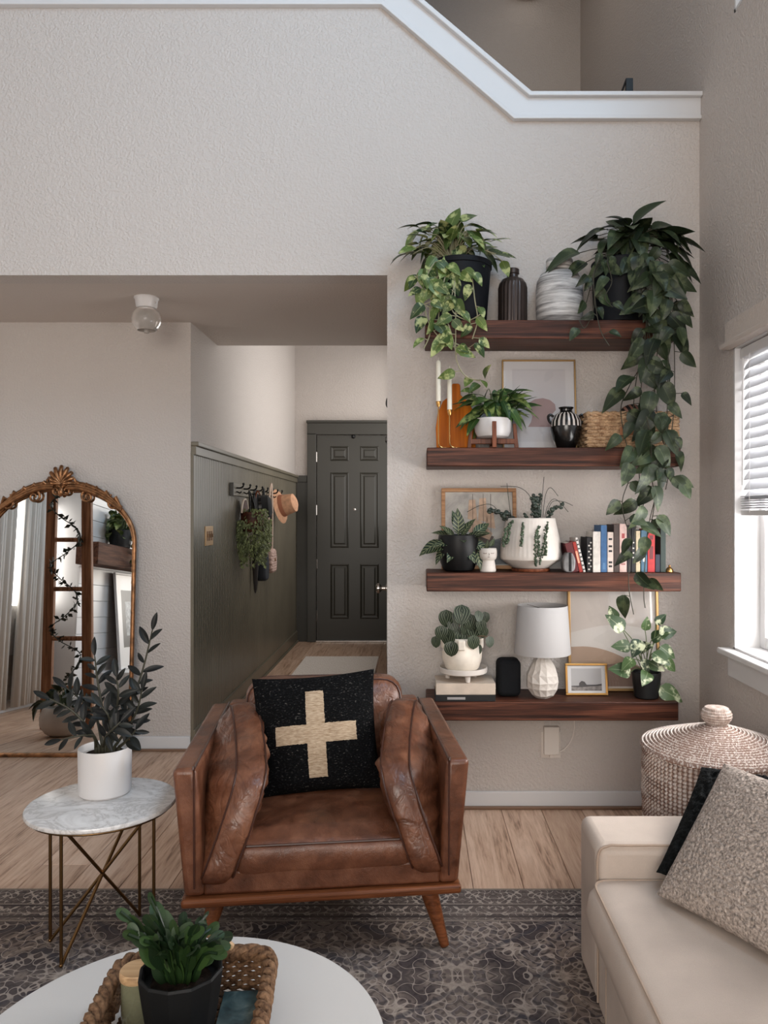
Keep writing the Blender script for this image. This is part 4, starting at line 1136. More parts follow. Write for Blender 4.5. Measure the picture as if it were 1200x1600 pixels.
random.seed(34)
b = Vector((X(968, 3.39), 3.39, S1))
pr_ = thing('potted_pothos', 'dark green trailing plant at the right of the top shelf with long vines', 'plant', b)
pot(pr_, [(0, 0), (.108, 0), (.112, .005), (.120, .26), (.124, .275), (.122, .279), (.116, .277), (.114, .24), (0, .24)], NAVYP, 'pot', 40, None, 35, (.115, .24))
sm_ = MB(); cc = b + Vector((.03, -.01, .275))
dome(pr_, 'potd', cc + Vector((.035, 0, .03)), 52, .21, .125, sm_, b, squash=(1.12, .55, .72), elev=(.4, 1.35), face=.25, ymax=YW, xmax=XE)
for px, py, d in ((1050, 412, (1, -.3, -.45)), (1045, 388, (1, -.2, -.25)), (1058, 470, (.2, -.3, -1)), (905, 395, (-1, -.3, -.1)), (915, 410, (-.8, -.3, -.5)), (1020, 358, (.8, -.1, .45)), (990, 350, (.3, -.3, .35)), (1040, 400, (.9, -.4, -.3)), (1030, 430, (.6, -.6, -.5)), (1028, 372, (1, -.1, .1))):
    p_ = P(px, py, 3.32); sm_.tube([q_ - b for q_ in smooth_path([cc, cc.lerp(p_, .5) + Vector((0, 0, .04)), p_], 5)], .002, 5); put_leaf(pr_, 'potd', p_ - b, d, (rnd(-.2, .2), -.7, .8), rnd(.11, .15))
vines = [([(938, 405), (925, 440), (915, 475), (905, 490)], .08, .05), ([(932, 420), (928, 480), (914, 512), (905, 500)], .07, .085), ([(930, 420), (930, 470), (938, 515), (952, 540)], .08, .075), ([(950, 405), (956, 440), (945, 465), (958, 480)], .085, .1),
         ([(1000, 420), (1012, 500), (1006, 560), (985, 600), (970, 640), (980, 700)], .12, .088), ([(1010, 412), (1010, 500), (1002, 600), (996, 690), (1000, 780), (988, 850), (982, 910), (990, 960)], .11, .092),
         ([(1020, 412), (1034, 500), (1026, 560), (1020, 640), (1016, 720), (1022, 790), (1008, 850), (1000, 880)], .105, .090), ([(1040, 420), (1052, 515), (1054, 600), (1052, 650), (1046, 700)], .09, .080),
         ([(1030, 405), (1018, 480), (1000, 560), (990, 640), (1004, 700), (1034, 742), (1066, 752)], .12, .082), ([(1015, 430), (1020, 510), (1022, 590), (1030, 670), (1046, 720), (1040, 765)], .125, .085),
         ([(1045, 400), (1044, 560), (1040, 690), (1028, 760), (1012, 830), (1006, 920), (1008, 950)], .095, .11), ([(990, 700), (984, 745), (972, 790), (988, 850)], .10, .075),
         ([(1015, 415), (1022, 470), (1035, 500), (1050, 530)], .125, .05), ([(1000, 430), (1005, 480), (1014, 520), (1020, 545)], .115, .06), ([(1035, 430), (1046, 470), (1048, 500), (1042, 540)], .12, .055),
         ([(1010, 650), (1018, 700), (1012, 760), (1002, 800)], .11, .065), ([(1012, 690), (1034, 715), (1052, 700), (1064, 690)], .12, .07), ([(1020, 720), (1045, 745), (1068, 760)], .11, .06)]
for k, (pts, L, gap) in enumerate(vines):
    Yv = 3.225 - .012 * (k % 4)
    st_ = ([cc + rvec(.05)] if pts[0][1] < 440 else []) + [P(px, py, Yv) for px, py in pts]
    vine(pr_, 'potd', st_, b, L, gap, sm_, .0021, .16 if pts[0][1] < 440 else 0, taper=.75)
sm_.build('stem', STEMD, pr_)

# ---- shelf 2
for k, (px, y0, y1, ystem, Yc) in enumerate(((685, 566, 632, 698, 3.33), (702.5, 580, 645, 698, 3.325))):
    zt, zb = Z(y0, Yc), Z(y1, Yc); xx = X(px, Yc)
    h = thing('candlestick', ('tall slim brass candlestick holding the leftmost candle', 'slim brass candlestick holding the right hand candle before the amber board')[k], 'candlestick', (xx, Yc, S2), 0, 'brass candlesticks')
    MB().tube(smooth_path([(0, 0, zb - S2 - .004), (0, 0, .04), (.004, 0, .014), (.018, 0, .004), (.036, 0, .003)], 6), .0028, 8).build('stem', BRASS, h)
    MB().lathe([(0, 0), (.022, 0), (.022, .003), (0, .005)], 20, caps=False, c=(.03, 0, 0)).build('foot', BRASS, h)
    MB().lathe([(0, -.012), (.006, -.012), (.0095, -.002), (.0105, .008), (.012, .009), (.012, .011), (0, .011)], 20, caps=False, c=(0, 0, zb - S2 + .002)).build('cup', BRASS, h)
    cn = thing('taper_candle', ('ivory taper candle leftmost on the second shelf', 'ivory taper candle in front of the amber cutting board')[k], 'candle', (xx, Yc, zb + .0135), 0, 'ivory taper candles')
    MB().lathe([(0, 0), (.0105, 0), (.0102, zt - zb - .014), (.006, zt - zb - .006), (0, zt - zb - .004)], 18, caps=False).build('wax', CANDLE, cn)
    MB().tube([(0, 0, zt - zb - .006), (.001, 0, zt - zb + .008)], .0012, 5).build('wick', CANDLE, cn)
# amber board leaning at the wall
Yb = 3.45
def bq(px, py): return (X(px, Yb) - X(712, Yb), Z(py, Yb) - S2)
poly = [bq(682, 700), bq(681, 668), bq(684, 645), bq(692, 626), bq(705, 616), bq(705.5, 600), bq(708, 597.5), bq(717, 597.5), bq(719.5, 600), bq(720, 616), bq(734, 628), bq(741, 645), bq(744, 668), bq(743, 700)]
poly = [(a, max(0.0, z)) for a, z in poly]
cb_ = MB().prism(poly, -.009, .009).build('cutting_board', BOARDW, None, 0, .003, 2); cb_.location = (X(712, Yb), Yb, S2); cb_.rotation_euler = (R(-6), 0, 0)
tag(cb_, 'glossy amber wooden cutting board with a handle leaning on the wall', 'board')

ps = thing('plant_stand', 'low walnut plant stand with four legs on the second shelf', 'stand', (X(770, 3.37), 3.37, S2), R(8))
r0 = .083
for k in range(4):
    a = R(-100 + 90 * k); c_, s_ = math.cos(a), math.sin(a)
    M = Matrix.Rotation(a, 4, 'Z')
    mb = MB(); mb.add([M @ Vector(p) for p in ((r0 + .012, -.009, 0), (r0 + .03, -.009, 0), (r0 + .03, .009, 0), (r0 + .012, .009, 0), (r0 + .004, -.009, .112), (r0 + .018, -.009, .112), (r0 + .018, .009, .112), (r0 + .004, .009, .112))], [(3, 2, 1, 0), (4, 5, 6, 7), (0, 1, 5, 4), (1, 2, 6, 5), (2, 3, 7, 6), (3, 0, 4, 7)])
    mb.build('leg', MIDW, ps, 0, .002)
for k in range(2):
    M = Matrix.Rotation(R(-100 + 90 * k), 4, 'Z'); mb = MB(); mb.box((-r0 - .014, -.009, .022 + .001 * k), (r0 + .014, .009, .045 + .001 * k), 0, M); mb.build('crossbar', MIDW, ps, 0, .002)
b = Vector((X(770, 3.37), 3.37, S2 + .047))
random.seed(41)
dr = thing('potted_dracaena', 'bushy green striped plant in a white bowl on the walnut stand', 'plant', b)
pot(dr, [(0, 0), (.052, 0), (.068, .008), (.079, .03), (.083, .075), (.0835, .084), (.081, .086), (.077, .084), (.075, .07), (0, .068)], WHITEP, 'bowl', 48, None, 35, (.076, .068))
sm_ = MB(); cc = b + Vector((0, 0, .075))
dome(dr, 'drac', cc, 62, .15, .105, sm_, b, squash=(.85, .6, 1.0), elev=(.1, 1.45), face=.7)
for k in range(16):
    az = rnd(-.4, 1.3); p_ = cc + Vector((rnd(.0, .05), rnd(-.04, .02), rnd(.0, .05))); put_leaf(dr, 'strap', p_ - b, (math.sin(az) * .9 + .25, -.25, rnd(.4, 1.2)), (-.5, -.6, .8), rnd(.11, .17))
for px, py in ((735, 590), (748, 600), (738, 612), (730, 622), (757, 590)): put_leaf(dr, 'potl', P(px, py, 3.31) - b, (rnd(-.9, .2), -.4, rnd(-.5, .4)), (0, -1, .7), rnd(.05, .075))
sm_.build('stem', STEMG, dr)


def framed(name, label, x0, x1, z1, zbase, Yb, lean, fw, fd, fmat, art, matw=0, glass=False, cat='picture'):
    """a frame leaning on the wall; art(mb, w, h) paints flat shapes on the picture plane"""
    w_, h_ = x1 - x0, z1 - zbase
    o = thing(name, label, cat, ((x0 + x1) / 2, Yb, zbase), rot=(R(-lean), 0, 0))
    f = MB()
    for a, b2 in (((-w_ / 2, -fd, 0), (w_ / 2, 0, fw)), ((-w_ / 2, -fd, h_ - fw), (w_ / 2, 0, h_)), ((-w_ / 2, -fd, fw), (-w_ / 2 + fw, 0, h_ - fw)), ((w_ / 2 - fw, -fd, fw), (w_ / 2, 0, h_ - fw))): f.box(a, b2)
    f.build('frame', fmat, o, 0, min(.002, fw * .2))
    mb = MB(); mb.add([(-w_ / 2 + fw * .5, -fd * .45, fw * .5), (w_ / 2 - fw * .5, -fd * .45, fw * .5), (w_ / 2 - fw * .5, -fd * .45, h_ - fw * .5), (-w_ / 2 + fw * .5, -fd * .45, h_ - fw * .5)], [(0, 1, 2, 3)], 0)
    mats = art(mb, w_, h_, -fd * .45)
    mb.build('print', mats, o, 0)
    MB().box((-w_ / 2 + fw, -fd * .2, fw), (w_ / 2 - fw, -.001, h_ - fw)).build('backing_board', SHELFW, o, 0)
    if glass: MB().box((-w_ / 2 + fw * .9, -fd * .75, fw * .9), (w_ / 2 - fw * .9, -fd * .68, h_ - fw * .9)).build('glass', PANE, o, 0)
    return o
def flat(mb, pts, y, mi, k=1): mb.add([(a, y - .0004 * k, z) for a, z in pts], [tuple(range(len(pts)))], mi)
MATW = simple('mat_board', (205, 202, 203), .25)

def art_bust(mb, w_, h_, y):
    m = [MATW, simple('mauve_ink', (150, 120, 118), .35), simple('print_grey', (190, 186, 188), .3)]
    flat(mb, [(-w_ * .36, h_ * .10), (w_ * .36, h_ * .10), (w_ * .36, h_ * .9), (-w_ * .36, h_ * .9)], y, 2)
    S = lambda px, py: (X(px, 3.47) - X(844, 3.47), Z(py, 3.47) - S2)
    flat(mb, [S(826, 667), S(831, 659), S(833, 650), S(830, 645), S(823, 640), S(824, 635), S(829, 628), S(837, 623), S(850, 621), S(861, 624), S(869, 631), S(870, 640), S(864, 647), S(857, 650), S(858, 659), S(864, 667)], y, 1, 2)
    return m
framed('framed_print', 'large thin framed print of a mauve bust shape behind the striped jar', X(786, 3.45), X(902.5, 3.45), Z(562.5, 3.51), S2, 3.47, 6, .007, .018, GOLDF, art_bust, 0, True)

am = thing('striped_jar', 'black two handled jar with white painted stripes on the second shelf', 'vase', (X(884.5, 3.36), 3.36, S2))
n = NT('striped_black_glaze'); v = n.coords('Object'); xyz = n.sep(v)
at = n.n('ShaderNodeMath', operation='ARCTAN2'); n.l(xyz[1], at.inputs[0]); n.l(xyz[0], at.inputs[1])
s_ = n.math('GREATER_THAN', n.math('SINE', n.math('MULTIPLY', at.outputs[0], 19)), .15)
zz_ = n.math('MULTIPLY', n.math('GREATER_THAN', xyz[2], .098), n.math('LESS_THAN', xyz[2], .158))
n.set(n.mix(n.math('MULTIPLY', s_, zz_), (16, 15, 15), (196, 186, 178)), .2)
pot(am, [(0, 0), (.036, 0), (.040, .005), (.058, .045), (.068, .09), (.066, .12), (.052, .148), (.031, .160), (.026, .166), (.0265, .174), (.032, .178), (.033, .182), (.027, .184), (.02, .178), (0, .15)], n.m, 'body', 64)
for s in (-1, 1):
    MB().tube(smooth_path([(.064 * s, 0, .112), (.074 * s, 0, .124), (.078 * s, 0, .142), (.068 * s, 0, .150), (.056 * s, 0, .142)], 6), .006, 8).build('handle', GLOSSB, am)

# woven rectangular basket with a striped bowl and a leather tag
x0, x1 = X(913, 3.36), X(1052, 3.36)
wb = thing('woven_basket', 'rectangular pale woven basket with a leather tag on the second shelf', 'basket', ((x0 + x1) / 2, 3.385, S2))
hw2, hd2, hh2 = (x1 - x0) / 2, .095, .145
rect = [Vector((p[0], p[1], 0)) for p in densify(rounded([(-hw2, -hd2), (hw2, -hd2), (hw2, hd2), (-hw2, hd2)], .025, 4), .013)]
mb = MB()
for r_ in range(9):
    z = .010 + r_ * .0148
    mb.tube([p + Vector((p.x / hw2, p.y / hd2, 0)).normalized() * (.0055 if ((i // 2) + r_) % 2 else -.0035) + Vector((0, 0, z)) for i, p in enumerate(rect)], .0076, 5, True)
mb.build('woven_side', WICKP, wb, 60)['kind'] = 'stuff'
mb = MB()
for ph in (0, PI): mb.tube([p + Vector((0, .005 * math.cos(i * PI / 3 + ph), hh2 + .006 * math.sin(i * PI / 3 + ph))) for i, p in enumerate(rect)], .0075, 6, True)
mb.build('braided_rim', WICKP, wb, 60)
MB().box((-hw2 + .01, -hd2 + .01, .001), (hw2 - .01, hd2 - .01, .01)).build('base', WICKD, wb, 0)
tgx = X(979, 3.28) - (x0 + x1) / 2
MB().box((tgx - .03, -hd2 - .018, .052), (tgx + .03, -hd2 - .014, .088)).build('leather_tag', simple('tan_leather', (150, 96, 60), .5), wb, 0, .003)
sb = thing('striped_bowl', 'dark bowl with copper stripes lying in the woven basket', 'bowl', (X(992, 3.38), 3.385, S2 + .125), rot=(R(-60), R(-20), 0))
n = NT('copper_stripe'); v = n.coords('Object'); xyz = n.sep(v); sw = n.math('SINE', n.math('MULTIPLY', xyz[0], 260)); n.set(n.mix(n.math('GREATER_THAN', sw, .2), (24, 22, 22), (146, 104, 88)), .35)
MB().lathe([(0, 0), (.04, .004), (.058, .025), (.062, .05), (.058, .05), (.052, .028), (.036, .01), (0, .008)], 36, caps=False).build('shell', n.m, sb)
MB().lathe([(0, -.004), (.024, -.004), (.024, .003), (0, .003)], 24, caps=False).build('foot', GLOSSB, sb)

# ---- shelf 3
def art_ship(mb, w_, h_, y):
    n = NT('stormy_sky'); v = n.coords('Object'); f = n.noise(v, 9, 5, .6, .6); n.set(n.ramp(f, [(.35, (128, 124, 120)), (.65, (176, 170, 162))]), .4); sky = n.m
    n = NT('dark_sea'); v = n.coords('Object', (1, 1, 3)); f = n.noise(v, 14, 5, .6, .8); n.set(n.ramp(f, [(.35, (34, 42, 50)), (.6, (62, 72, 78)), (.75, (120, 122, 118))]), .4); sea = n.m
    hull = simple('hull_paint', (66, 50, 42), .5); sail = simple('sail_paint', (178, 150, 128), .5, 0, .3, .1, 40)
    flat(mb, [(-w_ * .45, h_ * .06), (w_ * .45, h_ * .06), (w_ * .45, h_ * .42), (w_ * .2, h_ * .36), (0, h_ * .40), (-w_ * .25, h_ * .38), (-w_ * .45, h_ * .46)], y, 1)
    flat(mb, [(-w_ * .12, h_ * .38), (w_ * .16, h_ * .30), (w_ * .20, h_ * .40), (w_ * .05, h_ * .46), (-w_ * .12, h_ * .46)], y, 2, 2)
    flat(mb, [(-w_ * .14, h_ * .46), (w_ * .14, h_ * .36), (w_ * .18, h_ * .44), (w_ * .02, h_ * .60), (-w_ * .12, h_ * .60)], y, 3, 3)
    for a, b2, c_ in ((-.08, .62, .24), (.06, .60, .28), (.16, .52, .2)):
        flat(mb, [(w_ * (a - .07), h_ * b2), (w_ * (a + .06), h_ * (b2 - .02)), (w_ * (a + .045), h_ * (b2 + c_ * .5)), (w_ * (a + .035), h_ * (b2 + c_)), (w_ * (a - .05), h_ * (b2 + c_ * .98))], y, 3, 3)
        flat(mb, [(w_ * a - .001, h_ * .42), (w_ * a + .001, h_ * .42), (w_ * a + .001, h_ * .93), (w_ * a - .001, h_ * .93)], y, 2, 4)
    return [sky, sea, hull, sail]
framed('framed_painting', 'oak framed painting of a sailing ship behind the plants', X(690, 3.45), X(808, 3.45), Z(763, 3.5), S3, 3.47, 5, .017, .022, FRAMEW, art_ship)

random.seed(51)
b = Vector((X(716.5, 3.36), 3.36, S3))
ag = thing('potted_aglaonema', 'pointed cream veined leaves in a round black pot on the third shelf', 'plant', b)
pot(ag, [(0, 0), (.055, 0), (.068, .008), (.080, .04), (.0885, .09), (.090, .135), (.087, .158), (.083, .160), (.080, .155), (.078, .14), (0, .14)], simple('matte_black_pot', (10, 10, 11), .45, 0, .25), 'pot', 48, None, 35, (.08, .14))
sm_ = MB(); cc = b + Vector((0, 0, .15))
for px, py, d, L in ((700, 850, (-1, -.35, -.25), .10), (690, 846, (-1, -.2, -.35), .11), (715, 852, (-.4, -.7, -.45), .10), (725, 850, (.35, -.7, -.45), .10), (735, 848, (.9, -.3, -.2), .09), (735, 840, (1, 0, .45), .09), (705, 838, (-.8, -.2, .35), .085), (716, 835, (.02, -.3, 1), .11), (722, 838, (.35, -.2, .9), .09), (710, 842, (-.4, -.4, .7), .085), (742, 855, (.4, -.5, -1), .10), (698, 855, (-.7, -.5, -.7), .09), (728, 842, (.7, -.3, .5), .09), (720, 846, (.1, -.8, .3), .085), (704, 848, (-.6, -.7, .1), .09), (716, 830, (-.15, -.1, 1), .09), (740, 836, (.8, .1, .75), .09)):
    p_ = P(px, py, 3.33); sm_.tube([cc - b, p_ - b], .0022, 5); put_leaf(ag, 'agla', p_ - b, d, Vector((0, -.8, .8)) + rvec(.3), L)
sm_.build('stem', STEMG, ag)
fp = thing('face_planter', 'small white pedestal planter with a sleepy drawn face', 'planter', (X(762.5, 3.33), 3.33, S3))
pot(fp, [(0, 0), (.033, 0), (.035, .003), (.033, .02), (.029, .045), (.029, .050), (.035, .056), (.039, .068), (.039, .088), (.037, .098), (.035, .102), (.031, .100), (.030, .09), (0, .088)], WHITEM, 'pot', 40, None, 35, (.031, .088))
fc = MB()
def onpot(a, z, r=.0396): return Vector((r * math.sin(a), -r * math.cos(a), z))
for s in (-1, 1): fc.tube([onpot(s * (.42 + t), .083 - .0035 * math.cos(t * 6)) for t in (-.2, -.1, 0, .1, .2)], .0011, 5)
fc.tube([onpot(.0, .082), onpot(.06, .074), onpot(-.02, .073)], .0009, 5); fc.tube([onpot(t, .066 - .001 * math.cos(t * 12)) for t in (-.12, 0, .12)], .001, 5)
fc.build('drawn_face', simple('face_line', (96, 74, 66), .6), fp)
for px, py, d in ((755, 845, (-.6, -.1, 1)), (766, 846, (.5, -.1, 1)), (760, 850, (.1, -.5, .9))): put_leaf(fp, 'agla', P(px, py + 8, 3.33) - Vector((X(762.5, 3.33), 3.33, S3)), d, (0, -1, .3), .04)

b = Vector((X(829, 3.385), 3.385, S3))
wp = thing('ribbed_planter', 'large white ribbed planter with trailing succulents on the third shelf', 'planter', b)
rb = lambda a, z: 1 + (.013 * abs(math.sin(a * 22)) if .07 < z < .21 else 0)
pot(wp, [(0, .012), (.07, .012), (.085, .018), (.132, .052), (.134, .060), (.133, .072), (.128, .13), (.110, .215), (.1085, .228), (.105, .232), (.101, .228), (.10, .21), (0, .205)], WHITEM, 'pot', 176, rb, 30, (.10, .205))
MB().lathe([(0, 0), (.082, 0), (.084, .004), (.084, .012), (0, .012)], 48, caps=False).build('wooden_saucer', MIDW, wp)
random.seed(61)
mb = MB()
for pts in ([(855, 815), (852, 840), (843, 880)], [(845, 815), (838, 835), (836, 870), (838, 882)], [(850, 815), (853, 850), (851, 866)], [(818, 815), (816, 830), (814, 852)], [(800, 815), (790, 830), (786, 852)], [(797, 818), (794, 838), (792, 848)], [(842, 815), (841, 850), (842, 868)]):
    pth = smooth_path([P(px, py, 3.255 if i else 3.30) - b for i, (px, py) in enumerate(pts)], 9); mb.tube(pth, .0014, 4)
    for p_ in pth:
        for _ in range(3): mb.ball(p_ + rvec(.005) + Vector((0, -.003, 0)), rnd(.0032, .0055), 6, 4)
mb.build('succulent_strings', SUCC, wp, 60)['kind'] = 'stuff'
mb = MB()
def sprig(pts, nl, r, Yc=3.36):
    pth = smooth_path([P(px, py, Yc) - b for px, py in pts], 8); mb.tube(pth, .0015, 4)
    for i in range(nl):
        p_ = pth[int((.25 + .75 * i / nl) * (len(pth) - 1))] + rvec(.008); mb.ball(p_, (r * rnd(.7, 1.1), r * rnd(.3, .6), r * rnd(.6, 1.0)), 7, 4)
for pts, nl, r in (([(840, 815), (838, 795), (836, 775)], 22, .011), ([(838, 815), (842, 800), (845, 772)], 18, .009), ([(850, 815), (862, 800), (880, 788)], 16, .010), ([(800, 818), (782, 802), (762, 798)], 22, .011), ([(805, 815), (795, 805), (790, 800)], 12, .010), ([(825, 815), (822, 806), (818, 802)], 10, .007), ([(835, 815), (832, 790), (833, 775)], 14, .009)): sprig(pts, nl, r)
for pts in ([(830, 815), (830, 780), (812, 762), (782, 760)], [(850, 815), (856, 790), (868, 780), (888, 800)], [(845, 812), (847, 780), (850, 745)], [(852, 812), (862, 785), (880, 784), (895, 790)], [(800, 815), (796, 790), (792, 755)], [(848, 812), (852, 775), (860, 762), (872, 775)], [(790, 815), (770, 790), (750, 790), (730, 800)]):
    mb.tube(smooth_path([P(px, py, 3.36) - b for px, py in pts], 8), .0012, 4)
mb.build('eucalyptus_sprigs', EUC, wp, 60)['kind'] = 'stuff'

be = thing('stone_bookend', 'grey rounded stone slab with a black band beside the books', 'bookend', (X(888, 3.31), 3.31, S3))
pb = rounded([(-.026, 0), (.022, 0), (.028, .05), (.012, .085), (-.012, .085), (-.029, .05)], .03, 6)
MB().prism(pb, -.03, .03).build('slab', STONE, be, 40, .006, 3)
MB().box((-.004, -.0315, .004), (.010, .0315, .084)).build('dark_band', GLOSSB, be, 0, .002)


def book(px0, px1, ytop, color, label, tilt=0, depth=.13, Yf=3.295, marks=(), rough=.6, ybot=894):
    s = F / Yf
    w_ = (px1 - px0) / s - .001; h_ = (893.5 - ytop) / s
    xc = X((px0 + px1) / 2, Yf)
    o = thing('book', label, 'book', (xc, Yf, S3), group='books on the third shelf', rot=(0, R(-tilt), 0))
    m = simple('cover_%d_%d_%d' % color, color, rough, 0, .4, .08, 40)
    c = MB(); t = .0022
    c.box((-w_ / 2, 0, 0), (w_ / 2, t, h_)); c.box((-w_ / 2, t, 0), (-w_ / 2 + t, depth, h_)); c.box((w_ / 2 - t, t, 0), (w_ / 2, depth, h_))
    c.build('cover', m, o, 0, .0012)
    MB().box((-w_ / 2 + t, t, .003), (w_ / 2 - t, depth - .003, h_ - .003)).build('pages', PAPER, o, 0)
    if marks:
        mm_ = MB(); mats = []
        for (u0, u1, v0, v1, colr) in marks:
            k = 'ink_%d_%d_%d' % colr
            mt = MATS.get(k) or simple(k, colr, .5)
            if mt not in mats: mats.append(mt)
            mm_.box((-w_ / 2 + u0 * w_, -.0004, v0 * h_), (-w_ / 2 + u1 * w_, .0006, v1 * h_), mats.index(mt))
        mm_.build('spine_print', mats, o, 0)
    return o
W_, K_ = (206, 198, 190), (20, 20, 22)
dots = [(.2 + .35 * (i % 2), .55 + .3 * (i % 2), .06 + .085 * i, .10 + .085 * i, W_) for i in range(10)]
book(893.5, 905, 846, (84, 24, 28), 'dark red book leaning left beside the stone bookend', 13.5)
book(905.5, 911, 845, (150, 42, 34), 'thin bright red leaning book', 13.5, marks=[(.2, .8, .3, .7, (206, 150, 120))])
book(911.5, 915.5, 838, (198, 192, 186), 'thin white leaning book with dark speckled spine', 13.5, marks=[(.1, .9, .06 + .12 * i, .10 + .12 * i, K_) for i in range(8)])
book(917, 926, 839, (26, 24, 26), 'black book with white patterned spine', 0, marks=dots)
book(926.5, 938.5, 830, (206, 200, 192), 'plain white book left of the blue one', 0, Yf=3.285)
book(939, 948.5, 820, (62, 100, 142), 'tall blue book right of the plain white one', 0, Yf=3.29, marks=[(.3, .7, .06, .2, (80, 120, 160))])
book(949, 958.5, 831, (206, 190, 180), 'cream book with black flower marks on the spine', 0, marks=[(.2, .8, v, v + .05, K_) for v in (.12, .22, .5, .62, .8)])
book(959, 967.5, 819, (74, 62, 58), 'tall dark brown book right of the cream flowered one', 0)
book(968, 979.5, 818, (200, 172, 164), 'tall pale pink book behind the vine', 0, marks=[(.2, .8, .15, .18, (150, 96, 92)), (.2, .8, .5, .53, (150, 96, 92)), (.3, .7, .7, .8, (160, 70, 70))])
book(980, 986, 822, (30, 28, 30), 'thin black book right of the pink one', 0)
book(986.5, 993, 821, (24, 26, 28), 'black book with small white spine marks', 0, marks=[(.3, .7, v, v + .03, W_) for v in (.3, .4, .5, .62)])
book(993.5, 1000.5, 829, (184, 170, 142), 'thin tan book behind the hanging vine', 0)
book(1001.5, 1011.5, 828, (66, 96, 116), 'grey blue book with white lettering blocks', 0, marks=[(.3, .7, .25, .7, W_)])
book(1012, 1023.5, 826, (166, 44, 46), 'red book with dark blocks on the spine near the shelf end', 0, marks=[(.25, .75, .3, .6, (90, 22, 26)), (.25, .75, .75, .85, (90, 22, 26))])
book(1024, 1031.5, 866, (30, 36, 52), 'small low navy book beside the tall dark green one', 0)
book(1032, 1040.5, 812, (40, 52, 48), 'tall dark green book at the right end of the row', 0)
bd = thing('brass_bookend', 'small curved brass piece closing the row of books', 'bookend', (X(1046, 3.30), 3.30, S3))
MB().lathe([(0, 0), (.016, 0), (.017, .005), (.012, .016), (.005, .022), (0, .023)], 24, caps=False).build('dome', BRASS, bd)
MB().ball((0, 0, .026), .005, 10, 8).build('finial', BRASS, bd)

# ---- shelf 4
def flatbook(name_label, x0, x1, z0, h_, Y0, Y1, color, rz, marks=None, pagesf=True):
    o = thing('book', name_label, 'book', ((x0 + x1) / 2, (Y0 + Y1) / 2, z0), R(rz), 'books lying on the lowest shelf')
    w_, d_ = x1 - x0, Y1 - Y0; m = simple('flat_cover_%d_%d_%d' % color, color, .6, 0, .4, .05, 20); t = .0025
    c = MB(); c.box((-w_ / 2, -d_ / 2, 0), (w_ / 2, d_ / 2, t)); c.box((-w_ / 2, -d_ / 2, h_ - t), (w_ / 2, d_ / 2, h_)); c.box((-w_ / 2, -d_ / 2, t), (w_ / 2, -d_ / 2 + t, h_ - t))
    c.build('cover', m, o, 0, .001); MB().box((-w_ / 2 + .003, -d_ / 2 + t, t), (w_ / 2 - .003, d_ / 2 - .003, h_ - t)).build('pages', PAPER, o, 0)
    if marks: MB().box((-w_ / 2 + marks[0] * w_, -d_ / 2 - .0004, h_ * .3), (-w_ / 2 + marks[1] * w_, -d_ / 2 + .001, h_ * .7)).build('spine_print', simple('silver_print', (150, 146, 144), .5), o, 0)
    return o
zb = S4
flatbook('black book lying at the bottom under the beige book', X(680, 3.28), X(774, 3.28), zb, .026, 3.275, 3.46, (22, 22, 23), 0, (.2, .5))
flatbook('thick beige book lying on the black one under the footed tray', X(681, 3.285), X(774, 3.285), zb + .0265, .048, 3.283, 3.455, (192, 176, 160), .6)
zs = zb + .0755
fs_ = thing('footed_tray', 'small round white tray on stub legs under the cream pot', 'tray', (X(724, 3.37), 3.37, zs))
MB().lathe([(0, .030), (.098, .030), (.104, .034), (.105, .055), (.102, .056), (.099, .053), (.097, .040), (0, .040)], 56, caps=False).build('dish', WHITEM, fs_)
for k in range(3):
    a = R(-78 + 120 * k); MB().tube([(.07 * math.cos(a), .07 * math.sin(a), .03), (.072 * math.cos(a), .072 * math.sin(a), 0)], [.014, .009], 12).build('leg', WHITEM, fs_)
b = Vector((X(722, 3.37), 3.37, zs + .041))
pe = thing('potted_peperomia', 'round striped leaves in a cream pot with tabs on the footed tray', 'plant', b)
pot(pe, [(0, 0), (.062, 0), (.074, .012), (.086, .05), (.088, .075), (.083, .112), (.079, .125), (.079, .142), (.076, .145), (.072, .143), (.071, .125), (0, .122)], CREAMP, 'pot', 48, None, 35, (.072, .122))
for a in (-165, -95, -15, 60, 130):
    M = Matrix.Rotation(R(a), 4, 'Z'); MB().box((.077, -.016, .098), (.094, .016, .142), 0, M).build('tab', CREAMP, pe, 0, .006, 3)
random.seed(71)
sm_ = MB(); cc = b + Vector((0, 0, .12))
for px, py, L in ((722, 955, .085), (697, 962, .075), (735, 968, .07), (708, 975, .06), (700, 992, .075), (719, 995, .085), (742, 982, .075), (740, 1000, .06), (752, 975, .055), (681, 1000, .05), (705, 1010, .065), (765, 1000, .05), (746, 1012, .05), (755, 985, .05), (712, 985, .06), (728, 978, .06), (726, 1003, .055), (690, 985, .06), (748, 960, .05), (758, 962, .05), (715, 962, .06), (733, 990, .06)):
    Yl = 3.30 + rnd(-.02, .05); p_ = P(px, py, Yl); out_ = (p_ - cc); d = Vector((out_.x * .6, -.2, -.9 if py > 960 else -.4))
    sm_.tube([q_ - b for q_ in smooth_path([cc + rvec(.02), cc.lerp(p_, .6) + Vector((0, 0, .02)), p_ + Vector((0, .012, .01))], 5)], .0018, 5)
    put_leaf(pe, 'pep', p_ - b - d.normalized() * L * .35, d, Vector((out_.x * 3, -1, .45)) + rvec(.25), L)
sm_.build('stem', simple('reddish_stem', (110, 82, 66), .5), pe)

